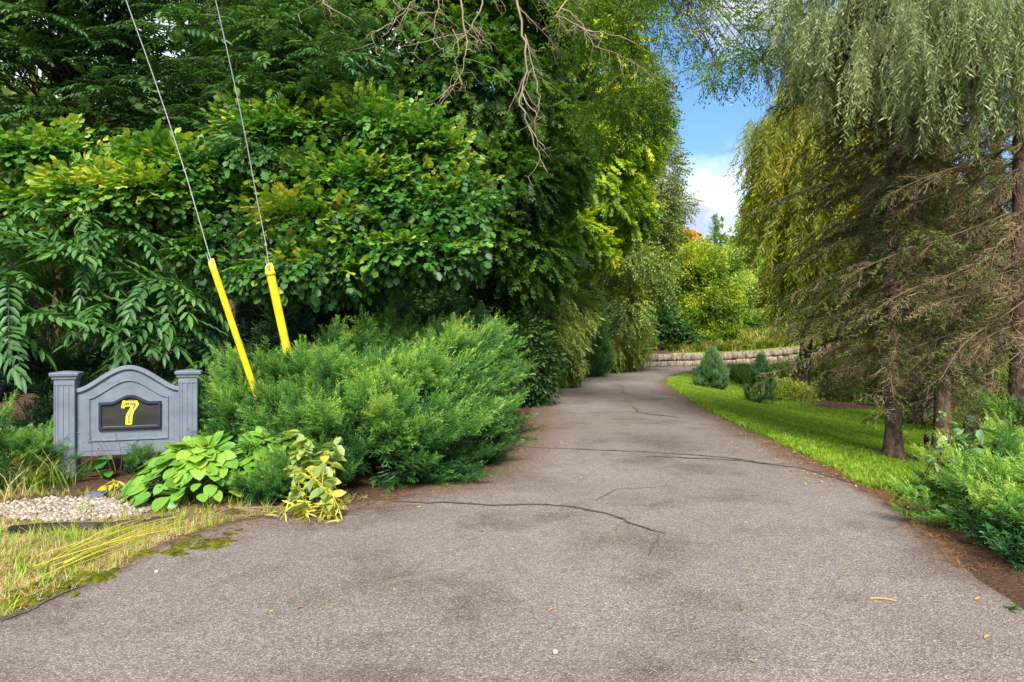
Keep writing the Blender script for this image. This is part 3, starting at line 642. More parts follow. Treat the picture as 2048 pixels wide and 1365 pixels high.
M_DARK = leafmat('dark_leaf', [(0, (.012, .035, .010)), (.5, (.03, .085, .02)), (1, (.08, .19, .04))], .35, .3, .4, .5, .02)
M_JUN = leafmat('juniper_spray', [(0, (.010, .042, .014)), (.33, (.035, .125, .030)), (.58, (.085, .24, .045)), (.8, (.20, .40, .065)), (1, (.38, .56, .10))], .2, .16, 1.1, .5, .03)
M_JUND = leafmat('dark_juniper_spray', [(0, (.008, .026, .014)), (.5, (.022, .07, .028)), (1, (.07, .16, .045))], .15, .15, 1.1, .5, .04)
M_WILY = leafmat('yellow_willow_leaf', [(0, (.12, .17, .02)), (.5, (.30, .34, .035)), (.8, (.52, .40, .04)), (1, (.66, .40, .05))], .5, .45, .4, .5, .02)  # yellow tinged leaf, raised further in place of backlight
M_WILS = leafmat('silver_willow_leaf', [(0, (.06, .10, .025)), (.5, (.20, .28, .09)), (1, (.58, .65, .38))], .35, .3, 1.1, .5, .05, (1.1, 1.1, .6))
M_HOSTA = leafmat('hosta_leaf', [(0, (.045, .15, .025)), (.5, (.12, .30, .035)), (1, (.34, .52, .06))], .3, .35, 2.2, .45, .05)
M_VINE = leafmat('fading_vine_leaf', [(0, (.10, .22, .05)), (.4, (.30, .42, .13)), (.75, (.55, .58, .08)), (1, (.75, .52, .03))], .35, .35, 3., .45, .07)
M_PINK = leafmat('pink_green_leaf', [(0, (.10, .24, .10)), (.55, (.26, .38, .20)), (1, (.58, .40, .28))], .3, .45, 2.5, .45, .05)
M_STALK = leafmat('yellow_stalk', [(0, (.25, .30, .05)), (.5, (.52, .52, .06)), (1, (.75, .65, .10))], .25, .3, 3., .5, .05)

# ---- conifer sprays
def plume(n=11, seed=1, wd=.016, spread=.42, tw=.115):
    r = np.random.default_rng(seed); V = []; F = []; T = []
    def q(a, b, w1, t0, t1):
        a = np.array(a); b = np.array(b); d = b - a; s = np.cross(d, nrm(r.normal(size=3))); s = s / (np.linalg.norm(s) + 1e-9) * w1
        k = len(V); V.extend([a - s, a + s, b + s * .35, b - s * .35]); F.append((k, k + 1, k + 2, k + 3)); T.extend([t0, t0, t1, t1])
    ax = lambda f: np.array([.03 * math.sin(f * 5 + seed), f, .10 * f * f - .02])
    for i in range(5): q(ax(i / 5), ax((i + 1) / 5), wd * .8, -.3 + .1 * i, -.2 + .1 * i)
    for i in range(n):
        f = (i + .4) / n
        for s in (-1, 1):
            L = spread * (1 - f) ** .8 * r.uniform(.7, 1.15) + .07; a = rad(r.uniform(26, 44)) * s; el = r.normal(.05, .35)
            d = nrm(np.array([math.sin(a), math.cos(a), el])); p0 = ax(f); p1 = p0 + d * L; t = -.24 + .30 * f
            q(p0, p1, wd * .62, t, t + .22)
            m = max(1, int(L / tw)) if tw else 0
            for j in range(m):
                g_ = (j + .6) / m; b0 = p0 + d * L * g_
                for s2 in (-1, 1):
                    dd = nrm(d + nrm(np.cross(d, nrm(r.normal(size=3)))) * .62 + (0, .15, .05)); q(b0, b0 + dd * (.06 + .045 * (1 - g_)) * r.uniform(.7, 1.4), wd * .55, t + .1 * g_, t + .26 + .1 * f)
    return Tmp(V, F, T)
PL = [plume(9, s, .019) for s in (1, 2, 3)]; PLL = [plume(8, s, .040, .40, 0) for s in (1, 2, 3)]
def frond(seed, PL=PL):
    r = np.random.default_rng(seed); pos = []; D = []; S = []; T = []
    for i in range(9):
        f = .1 + .8 * i / 8; s = (-1) ** i; a = rad(r.uniform(18, 42)) * s
        pos.append((0, f * .62, .10 * f * f)); D.append((math.sin(a), math.cos(a), r.normal(.18, .22))); S.append((.55 - .25 * f) * r.uniform(.85, 1.2)); T.append(-.10 + .16 * f)
    pos.append((0, .62, .1)); D.append((0, 1, .15)); S.append(.4); T.append(.08)
    return compose(PL[seed % 3], pos, basis(np.array(D), nrm(np.array([[r.normal(0, .5), r.normal(0, .3), 1] for _ in D]))), np.array(S), T)
FR = [frond(s) for s in (3, 4, 5, 6)]; FRL = [frond(s, PLL) for s in (3, 4, 5, 6)]
def juniper(label, lobes, n, size, mat=M_JUN, up=.35, wind=(.25, 0, 0), name='juniper_shrub', group=None, zcut=None, seed=1, cat='juniper', topt=.22, lite=False):
    FR_ = FRL if lite else FR
    L = np.array(lobes); base = np.array([L[0, 0], L[0, 1], h1(L[0, 0], L[0, 1])])
    root = empty(name, base, label, cat, group)
    g = Geo()
    p, d = crown(lobes, n, (.70, 1.0), seed, .75, 2.6, None, .4)
    p = p[p[:, 2] > H(p[:, 0], p[:, 1]) + .04] if len(p) else p; d = d[:len(p)]
    pp, dd = crown(lobes, n, (.70, 1.0), seed, .95, 2.6, None, .4, .40); k = pp[:, 2] > H(pp[:, 0], pp[:, 1]) + .05; p, d = pp[k], dd[k]
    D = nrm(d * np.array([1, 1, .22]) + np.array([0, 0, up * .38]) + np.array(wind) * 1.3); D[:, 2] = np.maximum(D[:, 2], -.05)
    m = len(p); sz = U(*size, m); t = .29 + rng.normal(0, .11, m) + 1.6 * topt * (d[:, 2] - .1) + .10 * snoise(p, 2., seed)  # paler facing up, darker facing down: top light and underside shade tinted in
    k = rng.integers(0, 4, m); M = randrot(m, D, .22, .20)
    for q in range(4): s_ = k == q; inst(g, FR_[q], p[s_] - D[s_] * sz[s_, None] * .45, M[s_], sz[s_], t[s_])
    # long young shoots standing clear of the mass
    k2 = rng.random(m) < .16; ps, ds = p[k2], D[k2]; ds = nrm(ds + np.array([0, 0, .12])); m2 = len(ps); s2 = sz[k2] * U(.75, 1.15, m2)
    inst(g, FR_[2], ps + ds * s2[:, None] * .12, randrot(m2, ds, .3, .15), s2, t[k2] + .2)
    # darker inner sprays
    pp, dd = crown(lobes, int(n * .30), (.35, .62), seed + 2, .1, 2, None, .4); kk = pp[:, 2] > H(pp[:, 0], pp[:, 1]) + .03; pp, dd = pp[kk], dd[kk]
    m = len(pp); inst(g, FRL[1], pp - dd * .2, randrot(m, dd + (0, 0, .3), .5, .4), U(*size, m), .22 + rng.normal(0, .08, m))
    g.build('foliage', mat, root)
    g = Geo()
    for l in lobes:
        for _ in range(7):
            u = nrm(rng.normal(size=3)); u[2] = abs(u[2]) * .7; e = np.array(l[:3]) + u * np.array(l[3:]) * .8
            s0 = np.array([l[0] + U(-.15, .15), l[1] + U(-.15, .15), 0]); s0[2] = h1(s0[0], s0[1]) - .05
            pts = arc(s0, e, (0, 0, -.15), 7); pts[1:-1] += rng.normal(0, .03, (5, 3)); tube(g, pts, np.linspace(.022, .005, 7), 5)
    g.build('stems', MBARK, root, True)
    return root

# ------------------------------------------------------------------ junipers left of the drive
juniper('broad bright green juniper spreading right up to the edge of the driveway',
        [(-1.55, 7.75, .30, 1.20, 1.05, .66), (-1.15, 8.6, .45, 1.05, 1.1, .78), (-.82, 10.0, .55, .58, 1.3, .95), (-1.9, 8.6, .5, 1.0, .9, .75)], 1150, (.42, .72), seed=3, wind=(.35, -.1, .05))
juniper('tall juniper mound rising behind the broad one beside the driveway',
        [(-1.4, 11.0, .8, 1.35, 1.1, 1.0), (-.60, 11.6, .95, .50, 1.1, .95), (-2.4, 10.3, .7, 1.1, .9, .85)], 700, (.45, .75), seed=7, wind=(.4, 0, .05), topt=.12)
juniper('peaked juniper wrapped round the yellow guy wire guards',
        [(-2.85, 8.35, .55, .72, .6, .85), (-3.0, 8.0, .35, .45, .4, .45), (-2.35, 7.7, .35, .7, .6, .65)], 560, (.36, .62), seed=9, wind=(-.1, -.1, .25))
juniper('low tuft of juniper in front of the hosta leaves at the pavement edge',
        [(-2.32, 6.40, .08, .34, .26, .20), (-2.0, 6.55, .10, .3, .26, .24)], 150, (.2, .36), seed=11, wind=(0, -.2, .1))
juniper('ragged juniper clump left of the sign near the picture edge',
        [(-5.15, 7.15, .2, .42, .45, .42), (-5.75, 7.3, .25, .5, .5, .55), (-5.2, 6.75, .05, .62, .42, .30)], 480, (.25, .45), seed=13, wind=(0, -.1, .1))
juniper('thin juniper sprays poking out under the sign panel',
        [(-4.05, 7.55, .05, .45, .25, .20), (-4.75, 7.1, .02, .4, .25, .16)], 80, (.2, .36), seed=15, wind=(.5, -.2, .1))
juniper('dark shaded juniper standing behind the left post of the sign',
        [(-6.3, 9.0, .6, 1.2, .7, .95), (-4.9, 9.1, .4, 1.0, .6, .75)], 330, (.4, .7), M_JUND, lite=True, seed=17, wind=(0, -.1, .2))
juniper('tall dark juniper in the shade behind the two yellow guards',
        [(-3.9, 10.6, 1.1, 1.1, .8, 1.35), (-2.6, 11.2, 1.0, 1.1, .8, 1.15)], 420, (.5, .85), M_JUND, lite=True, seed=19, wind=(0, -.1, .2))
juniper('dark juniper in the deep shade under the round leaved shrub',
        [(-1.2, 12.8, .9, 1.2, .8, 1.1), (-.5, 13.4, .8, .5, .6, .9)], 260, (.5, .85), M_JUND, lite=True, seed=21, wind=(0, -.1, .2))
# ------------------------------------------------------------------ junipers right of the drive
zr_ = lambda x, y: h1(x, y)
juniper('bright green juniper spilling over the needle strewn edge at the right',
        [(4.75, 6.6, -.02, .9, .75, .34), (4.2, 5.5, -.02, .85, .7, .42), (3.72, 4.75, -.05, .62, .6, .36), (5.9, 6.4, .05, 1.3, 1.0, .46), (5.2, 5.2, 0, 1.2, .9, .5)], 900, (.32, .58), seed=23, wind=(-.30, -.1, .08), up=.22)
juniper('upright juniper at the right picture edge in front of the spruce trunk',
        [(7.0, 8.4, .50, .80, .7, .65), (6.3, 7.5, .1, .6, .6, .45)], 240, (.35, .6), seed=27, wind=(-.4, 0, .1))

# ------------------------------------------------------------------ broad-leaved shrubs and trees on the left
def gz(x, y): return (x, y, h1(x, y))
tree('broadleaf_shrub', 'large round leaved shrub with top leaves coloured paler as if sunlit, arching over the tall juniper', 'shrub',
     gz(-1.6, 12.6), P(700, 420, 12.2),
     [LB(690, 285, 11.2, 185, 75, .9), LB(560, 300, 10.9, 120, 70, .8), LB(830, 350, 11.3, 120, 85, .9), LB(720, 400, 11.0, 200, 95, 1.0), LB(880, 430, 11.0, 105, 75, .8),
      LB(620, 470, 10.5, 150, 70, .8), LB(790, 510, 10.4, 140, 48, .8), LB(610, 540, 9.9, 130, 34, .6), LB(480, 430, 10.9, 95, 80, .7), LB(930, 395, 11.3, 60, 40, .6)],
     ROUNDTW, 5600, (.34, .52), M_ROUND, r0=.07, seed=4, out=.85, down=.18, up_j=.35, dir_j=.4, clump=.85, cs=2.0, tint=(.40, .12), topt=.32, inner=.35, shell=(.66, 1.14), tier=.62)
tree('broadleaf_shrub', 'lower round leaved shrub turning yellow, left of the guy wires', 'shrub',
     gz(-5.6, 11.5), P(230, 480, 11.2),
     [LB(250, 400, 10.3, 150, 62, .8), LB(90, 320, 10.8, 130, 50, .8), LB(340, 350, 10.6, 90, 55, .6), LB(60, 420, 10.6, 110, 60, .7), LB(210, 470, 10.4, 90, 35, .5), LB(430, 500, 10.4, 70, 40, .5)],
     ROUNDTW, 2300, (.34, .52), M_ROUND, r0=.06, seed=6, out=.85, down=.15, up_j=.35, dir_j=.4, clump=.75, cs=2.4, tint=(.44, .11), topt=.34, inner=.3, tier=.6)

def fronds(root, g, gs, tips, nper, length, tmpl, tint=.45, droop=.25, seed=0):
    """whorls of compound leaves at stem tips"""
    for tp_ in tips:
        tp_ = np.asarray(tp_, float); n = rng.integers(int(nper * .7), int(nper * 1.3) + 1)
        az = np.linspace(0, 2 * math.pi, n, endpoint=False) + U(0, 6) + rng.normal(0, .25, n)
        el = rng.uniform(-.25, .75, n)
        D = np.stack([np.cos(az), np.sin(az), el], -1); keep = (D[:, 1] < .55) | (rng.random(n) < .4); D = D[keep]; m = len(D)
        Mx = basis(nrm(D), nrm(np.array([0, 0, 1.]) + rng.normal(0, .2, (m, 3))))
        inst(g, tmpl, tp_ + nrm(D) * .03 - np.array([0, 0, .05]) * rng.random((m, 1)), Mx, U(length * .7, length * 1.15, m), tint + rng.normal(0, .1, m) + .12 * nrm(D)[:, 2])
BIGPIN = merge(twig(9, leaf(.36, .10, .22, .3), .235, 64, .42, opposite=True, jit=.09, stem=.007, r=np.random.default_rng(8)))
def curvedown(t, k=.5):      # bend a template downwards along its length
    V = t.V.copy(); V[:, 2] -= k * np.clip(V[:, 1], 0, 2) ** 2.2 * .55; return Tmp(V, t.F, t.T)
BIGPIN = curvedown(BIGPIN, .6)
# near shrub with big feathery leaves behind and left of the sign
r_ = empty('sumac_shrub', gz(-6.1, 9.0), 'feathery compound leaved shrub hanging over the address sign at the left edge', 'shrub')
tips = [P(*q) for q in ((20, 560, 8.3), (95, 500, 8.7), (175, 520, 8.9), (250, 470, 9.2), (300, 560, 9.1), (130, 610, 8.5), (30, 650, 8.1), (215, 610, 8.8), (330, 640, 9.2), (400, 690, 9.4), (270, 680, 9.1), (-40, 470, 8.4), (60, 420, 9.3), (-60, 600, 8.1), (350, 580, 9.6), (180, 430, 9.5), (440, 720, 9.6), (110, 570, 9.3), (0, 500, 9.2), (240, 560, 9.7))]
g = Geo(); fronds(r_, g, None, tips, 11, .78, BIGPIN, .50); g.build('foliage', M_PINN, r_)
g = Geo()
for tq in tips: pts = arc(np.array(gz(-6.1, 9.3)) + rng.normal(0, .12, 3) * (1, 1, 0), tq, (U(-.2, .2), .3, .3), 8); tube(g, pts, np.linspace(.028, .010, 8), 6)
g.build('stems', MBARK, r_, True)
# pinnate trees above
def pinnate_tree(label, base, top, r0, boxes, n, L, mat, bark, tint, nper=8, sprig=(), twg=PINNATE):
    root = empty('walnut_tree', base, label, 'tree'); g = Geo(); tips = []
    for k in range(n):
        b = boxes[rng.integers(len(boxes))]; tips.append(P(U(b[0], b[1]), U(b[2], b[3]), U(b[4], b[5])))
    tips += [P(*q) for q in sprig]
    fronds(root, g, None, tips, nper, L, twg, tint); g.build('foliage', mat, root)
    g = Geo(); bs = np.array(base); tr = arc(bs - (0, 0, .2), top, (.15, 0, 0), 10); tube(g, tr, np.linspace(r0 * 1.3, r0 * .5, 10), 10, wob=.05)
    for tq in tips[::3]:
        k = min(max(int(np.argmin(np.linalg.norm(tr - tq, axis=1))) - 1, 3), 9); pts = arc(tr[k], tq, (0, 0, .25), 7); pts[1:-1] += rng.normal(0, .08, (5, 3)); tube(g, pts, np.linspace(.035, .008, 7), 5)
    g.build('trunk', bark, root, True); return root
MBARKR = solid('bark_red_brown', (.05, .022, .016), (.15, .07, .05), 12, .95, 1., 30, 6, stretch=(1, 1, .3), dist=.03)
pinnate_tree('dark feathery leaved tree with a thin leaning trunk at the upper left', gz(-9.6, 14.2), P(130, -160, 13.2), .10,
             [(-120, 330, -220, 130, 11.3, 13.5), (-120, 420, 60, 300, 11.8, 13.8), (-80, 240, 280, 420, 12.5, 14), (-120, 330, -120, 90, 12, 13.5)], 430, .62, M_PINN2, MBARKR, .58)
pinnate_tree('dark feathery leaved tree above the round leaved shrub, between the wires and the maple', gz(-6.0, 14.6), P(395, -190, 13.6), .15,
             [(300, 700, -200, 120, 11.0, 13.5), (360, 760, 60, 240, 12, 14), (480, 680, 10, 200, 10.5, 11.5)], 190, .60, M_PINN2, MBARKG, .60,
             sprig=((505, 285, 8.9), (545, 300, 9.1), (460, 275, 9.2), (680, 115, 10), (640, 90, 10), (560, 40, 9.6), (350, 60, 10)))
# a maple, a second one coloured as if backlit, and other trees along the drive
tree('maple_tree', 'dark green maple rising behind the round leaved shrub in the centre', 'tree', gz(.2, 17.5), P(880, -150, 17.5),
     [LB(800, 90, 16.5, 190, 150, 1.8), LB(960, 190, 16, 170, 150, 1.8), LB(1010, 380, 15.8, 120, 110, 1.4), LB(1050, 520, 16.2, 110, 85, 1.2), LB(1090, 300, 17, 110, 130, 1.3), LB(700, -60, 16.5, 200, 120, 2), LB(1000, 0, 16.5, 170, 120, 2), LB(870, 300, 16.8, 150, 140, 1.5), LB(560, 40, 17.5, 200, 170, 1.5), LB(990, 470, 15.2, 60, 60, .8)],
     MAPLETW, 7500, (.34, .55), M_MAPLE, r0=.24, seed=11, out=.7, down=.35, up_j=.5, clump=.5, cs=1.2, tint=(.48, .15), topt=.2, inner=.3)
tree('backlit_maple', 'maple with leaves coloured yellow green as if backlit, leaning over the left side of the driveway', 'tree', gz(1.2, 24), P(1120, 0, 23),
     [LB(1180, 120, 22, 110, 120, 2), LB(1240, 270, 22, 85, 120, 1.8), LB(1170, 360, 21.5, 110, 110, 1.8), LB(1225, 420, 22, 80, 75, 1.4), LB(1120, 470, 20.5, 80, 60, 1.2), LB(1175, 505, 21.5, 60, 38, 1.0), LB(1100, 200, 22, 100, 150, 1.5), LB(1170, -40, 22, 140, 100, 2)],
     MAPLETW, 6500, (.38, .62), M_BACKLIT, r0=.2, seed=13, out=.75, down=.35, up_j=.5, clump=.75, cs=1.1, tint=(.58, .2), topt=.25, inner=.2)
tree('slender_tree', 'thin wispy silver green tree against the blue gap of sky', 'tree', gz(5.5, 34), P(1325, 200, 33),
     [LB(1300, 250, 32, 50, 80, 1.3), LB(1320, 350, 31, 45, 80, 1.3), LB(1275, 180, 32, 60, 70, 1.2), LB(1300, 420, 31, 55, 60, 1.5), LB(1360, 410, 33, 30, 36, 1)],
     SMALLTW, 2300, (.5, .9), M_SILV, r0=.12, seed=15, out=.8, down=.15, clump=.7, cs=.8, tint=(.35, .16), inner=.2)
tree('arching_tree', 'olive tree with long bare arching twigs, leaning over the bend of the driveway', 'tree', gz(4.2, 34), P(1240, 480, 33),
     [LB(1240, 520, 31, 80, 60, 2), LB(1295, 560, 32, 55, 55, 1.6), LB(1250, 620, 31, 55, 55, 1.5), LB(1310, 505, 33, 45, 45, 1.4), LB(1230, 450, 33, 70, 50, 1.5), LB(1300, 460, 33, 70, 40, 1.5)],
     SMALLTW, 3600, (.45, .8), M_OLIVE, r0=.14, seed=17, out=.75, down=.4, clump=.55, cs=.8, tint=(.32, .2), inner=.25, nsub=12)
# hedge of drooping shrubs at the left pavement edge
tree('drooping_shrub', 'olive shrub with long hanging leaves, the nearest of those along the left pavement edge', 'shrub', gz(1.3, 22.6), P(1100, 640, 22.5),
     [LB(1095, 690, 21.8, 62, 60, 1.2), LB(1075, 610, 21.5, 60, 55, 1.1), LB(1120, 730, 22.3, 42, 32, .7), LB(1140, 640, 23, 50, 50, 1.2), LB(1060, 690, 21, 40, 60, .9)],
     LANCETW, 2600, (.42, .7), M_OLIVE, r0=.045, seed=19, out=.6, down=.75, up_j=.5, clump=.45, cs=1.6, tint=(.36, .16), inner=.3)
tree('drooping_shrub', 'yellowish shrub with hanging leaves between the cedar and the stone wall', 'shrub', gz(4.2, 33.5), P(1225, 620, 33.5),
     [LB(1213, 690, 32, 36, 50, 1.1), LB(1255, 695, 34, 34, 42, 1.2), LB(1240, 640, 34, 46, 40, 1.2), LB(1190, 715, 31, 26, 30, .7), LB(1280, 670, 36, 24, 42, 1)],
     LANCETW, 2200, (.42, .7), M_OLIVE, r0=.045, seed=21, out=.6, down=.6, up_j=.5, clump=.5, cs=1.3, tint=(.46, .16), inner=.3)
def cedar(label, base, hgt, rx, n, size, mat, seed, name='cedar_tree', tint=.4, dirup=1.0, lean=.0, tm=None):
    root = empty(name, base, label, 'conifer'); g = Geo(); b = np.array(base)
    f = rng.random(n) ** .75; a = U(0, 2 * math.pi, n); keep = (np.sin(a) < .4) | (rng.random(n) < .5); f = f[keep]; a = a[keep]; m = len(f)
    prof = np.interp(f, [0, .12, .35, .7, 1], [.72, 1, .92, .52, .05]) * (1 + .16 * np.sin(a * 3 + f * 9 + seed)) * U(.72, 1.05, m)
    p = b + np.stack([np.cos(a) * rx * prof, np.sin(a) * rx * prof, .04 + f * hgt * .97], -1)
    D = np.stack([np.cos(a), np.sin(a), dirup + f * 1.4], -1)
    M = randrot(m, D, .5, .25); sz = U(*size, m); k = rng.integers(0, 4, m)
    for q in range(4): s_ = k == q; inst(g, FRL[q], p[s_] - nrm(D[s_]) * sz[s_, None] * .4, M[s_], sz[s_], tint + rng.normal(0, .1, s_.sum()) + .12 * f[s_])
    g.build('foliage', mat, root); g = Geo(); tube(g, arc(b - (0, 0, .1), b + (lean, 0, hgt * .8), (0, 0, 0), 6), np.linspace(.03 * hgt ** .5, .008, 6), 7); g.build('trunk', MBARK, root, True)
    return root
cedar('feathery green cedar standing between the two drooping shrubs', gz(3.15, 29.0), 4.3, 1.0, 1100, (.45, .8), M_CEDAR, 2, tint=.5)
# ------------------------------------------------------------------ beyond the wall
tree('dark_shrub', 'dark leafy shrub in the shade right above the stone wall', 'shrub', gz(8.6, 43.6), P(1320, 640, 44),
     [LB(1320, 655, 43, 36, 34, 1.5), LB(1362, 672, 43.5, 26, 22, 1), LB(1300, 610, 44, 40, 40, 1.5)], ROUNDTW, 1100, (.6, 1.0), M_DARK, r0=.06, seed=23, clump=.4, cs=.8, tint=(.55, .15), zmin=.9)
tree('yellow_green_tree', 'bright yellow green tree above the stone wall at the bend', 'tree', gz(11.4, 47), P(1395, 520, 47),
     [LB(1398, 545, 46, 58, 60, 2), LB(1430, 610, 45.5, 54, 62, 2), LB(1380, 635, 46, 50, 58, 1.8), LB(1445, 655, 45, 36, 36, 1.3), LB(1360, 560, 46, 44, 50, 1.5), LB(1400, 680, 44.5, 44, 22, 1.1)],
     FARCL, 3800, (.4, .9), M_BRIGHT, r0=.2, seed=25, clump=.8, cs=1.4, tint=(.30, .2), topt=.35, inner=.3, shell=(.6, 1.15))
tree('orange_tree', 'tree with an orange autumn top behind the yellow green one', 'tree', gz(13.8, 57), P(1365, 470, 56), [LB(1365, 482, 55, 36, 26, 2), LB(1345, 500, 55, 40, 32, 2)],
     FARCL, 420, (.7, 1.1), M_ORANGE, r0=.18, seed=27, tint=(.45, .2), clump=.4, cs=.5)
def conifer(label, base, hgt, rx, mat, n, seed, name='spruce_tree', size=.9, tint=.45):
    root = empty(name, base, label, 'conifer'); g = Geo(); b = np.array(base); gt = Geo()
    tube(gt, arc(b, b + (0, 0, hgt), (0, 0, 0), 6), np.linspace(rx * .06, .01, 6), 7)
    lv = np.linspace(.06, .98, int(hgt / .42))
    for f in lv:
        R_ = rx * (1 - f) ** .85 * U(.8, 1.15) + .08; k = max(6, int(16 * (1 - f) + 5))
        for a in np.arange(k) / k * 6.283 + U(0, 6):
            Lb = R_ * U(.75, 1.15); e = np.array([math.cos(a), math.sin(a), -.18 + .55 * f]); m = max(2, int(Lb / (size * .35)))
            p = b + (0, 0, hgt * f) + e * np.linspace(.3, 1, m)[:, None] * Lb + np.array([0, 0, .12]) * np.linspace(0, 1, m)[:, None] ** 2 * Lb
            inst(g, PLL[0], p - e * size * .35, randrot(m, np.tile(e + (0, 0, .2), (m, 1)), .3, .3), U(size * .6, size, m) * (.5 + .5 * (1 - f)), tint + rng.normal(0, .12, m))
    g.build('foliage', mat, root); gt.build('trunk', MBARK, root, True); return root
conifer('distant blue green spruce whose pointed top stands against the clouds', gz(22.6, 76), 15.6 - h1(22.6, 76), 3.6, M_BSPR, 0, 1, size=1.5, tint=.4)
tree('pale_tree', 'tall pale green tree in the gap between the wall and the willow', 'tree', gz(21.5, 62), P(1500, 480, 61),
     [LB(1500, 480, 60, 42, 60, 2.2), LB(1530, 560, 60, 50, 60, 2.2), LB(1480, 590, 59, 42, 50, 2), LB(1550, 460, 61, 40, 60, 2), LB(1500, 420, 60, 24, 26, 1.4), LB(1570, 560, 60, 50, 70, 2), LB(1460, 530, 60, 34, 50, 2)],
     FARCL, 2800, (.6, 1.2), M_PALE, r0=.25, seed=29, clump=.7, cs=.5, tint=(.50, .16), topt=.3, inner=.15)
tree('pale_tree', 'pale green tree filling the gap right of the bend, low behind the spruce branches', 'tree', gz(22, 52), P(1600, 560, 52),
     [LB(1600, 600, 51, 60, 60, 2.5), LB(1660, 560, 52, 60, 80, 2.5), LB(1560, 640, 50, 45, 40, 2)], FARCL, 1500, (.6, 1.1), M_PALE, r0=.22, seed=31, clump=.6, cs=.5, tint=(.46, .16), topt=.3, inner=.2)
tree('dark_shrub', 'rounded dark shrub with yellow tips on the grassy bank beyond the bend', 'shrub', gz(16.8, 51), P(1500, 650, 51),
     [LB(1500, 658, 50, 34, 26, 1.5), LB(1545, 668, 49.5, 36, 22, 1.3), LB(1475, 640, 51, 22, 20, 1.2)], ROUNDTW, 900, (.5, .9), M_ROUND, r0=.06, seed=33, tint=(.2, .2), topt=.3, clump=.5, cs=.8)
tree('dark_shrub', 'low dark shrub at the right end of the grassy bank', 'shrub', gz(21.6, 50), P(1600, 680, 49), [LB(1605, 672, 48.5, 40, 22, 1.3)], ROUNDTW, 400, (.5, .8), M_ROUND, r0=.05, seed=34, tint=(.22, .2), topt=.3)
# understory masses that close the view low down, each a thing one can tell by its place
back = [
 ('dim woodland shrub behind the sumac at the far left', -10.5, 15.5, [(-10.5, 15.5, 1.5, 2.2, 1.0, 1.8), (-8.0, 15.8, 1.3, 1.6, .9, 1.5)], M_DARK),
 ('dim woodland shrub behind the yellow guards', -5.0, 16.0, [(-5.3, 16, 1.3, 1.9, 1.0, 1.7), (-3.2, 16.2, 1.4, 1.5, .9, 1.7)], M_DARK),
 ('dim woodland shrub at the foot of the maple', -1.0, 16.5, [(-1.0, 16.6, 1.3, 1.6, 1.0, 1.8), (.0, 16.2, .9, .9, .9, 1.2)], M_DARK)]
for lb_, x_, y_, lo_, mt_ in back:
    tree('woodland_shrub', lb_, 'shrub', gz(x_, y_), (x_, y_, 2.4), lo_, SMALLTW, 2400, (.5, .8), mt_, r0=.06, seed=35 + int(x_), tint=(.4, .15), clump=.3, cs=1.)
# distant woodland: one mass
g = Geo()
for (a0, a1, d0, d1, h_, nn, t0) in ((-58, -6, 24, 34, 10, 3000, .35), (-6, 9, 38, 50, 9, 1100, .4), (29, 60, 34, 50, 7, 2600, .5), (8, 60, 66, 90, 9, 1800, .55)):
    a = np.radians(U(a0, a1, nn)); d = U(d0, d1, nn); x = np.tan(a) * d; hh = H(x, d); z = hh + rng.random(nn) ** .8 * h_ * (.75 + .25 * np.sin(a * 21 + d))
    p = np.stack([x, d, z], -1); inst(g, FARCL, p, randrot(nn, rng.normal(size=(nn, 3)), .8, .5), U(1.6, 2.9, nn) * (d / 40) ** .5, t0 + rng.normal(0, .15, nn) + .03 * (z - hh))
M_WOOD = leafmat('woodland_leaf', [(0, (.012, .035, .010)), (.5, (.05, .11, .025)), (1, (.22, .32, .06))], .35, .3, .15, .5, .03)
tag(g.build('distant_woodland', M_WOOD), 'mass of mixed green woodland closing the view behind everything', 'woodland', None, 'stuff')

# ------------------------------------------------------------------ willows
def strand(n, seed, curl=.15):
    r = np.random.default_rng(seed); pos = []; D = []; S = []; T = []; sway = r.uniform(-curl, curl)
    for i in range(n):
        f = (i + 1) / n; s = (-1) ** i; a = rad(r.uniform(16, 48)) * s
        pos.append((sway * f * f, f, .06 * math.sin(f * 6))); D.append((math.sin(a), math.cos(a), r.normal(0, .3))); S.append((.125 if n > 30 else .105) * r.uniform(.7, 1.15)); T.append(r.uniform(-.1, .1))
    t = compose(Tmp([(0, 0, 0), (.085, .42, .01), (0, 1, -.05), (-.085, .42, .01)], [(0, 1, 2, 3)], [0, 0, .05, 0]), pos, basis(np.array(D), nrm(r.normal(size=(n, 3)) * .6 + (0, 0, 1))), np.array(S), T)
    ys = np.linspace(0, 1, 5); return merge(t, strip([(sway * y * y, y, .06 * math.sin(y * 6)) for y in ys], .0035, -.1))
def willow(label, base, top, lobes, n, length, mat, r0, tint, leafn=38, seed=1, bark=MBARK, spread=.45, drape=1.):
    root = empty('willow_tree', base, label, 'willow'); ST = [strand(leafn, s) for s in (1, 2, 3)]
    g = Geo(); nb = n // 9; p, d = crown(lobes, nb, (.35, 1.1), seed, .85, 1.5, None, .55)
    d[:, 2] = np.maximum(d[:, 2], -.1); gt = Geo(); limb_system(gt, base, top, lobes, r0, 8)
    # each branchlet carries a curtain of nine strands
    for q in range(9):
        off = nrm(d * (1, 1, .25)) * (U(-.25, .35, len(p)) * spread * 1.6)[:, None] + rng.normal(0, .10 * spread * 2, (len(p), 3)) * (1, 1, .6)
        pp = p + off; f = d * (1, 1, 0) * U(.05, .35, len(p))[:, None] + np.array([0, 0, -1.]) + rng.normal(0, .09, (len(p), 3)); m = len(pp)
        L = U(*length, m); k = q % 3; inst(g, ST[k], pp, basis(f, nrm(rng.normal(size=(m, 3)))), L, tint + rng.normal(0, .12, m) + .10 * d[:, 2] + .18 * snoise(pp, .8, seed + 1))
    g.build('foliage', mat, root); gt.build('trunk', bark, root, True); return root
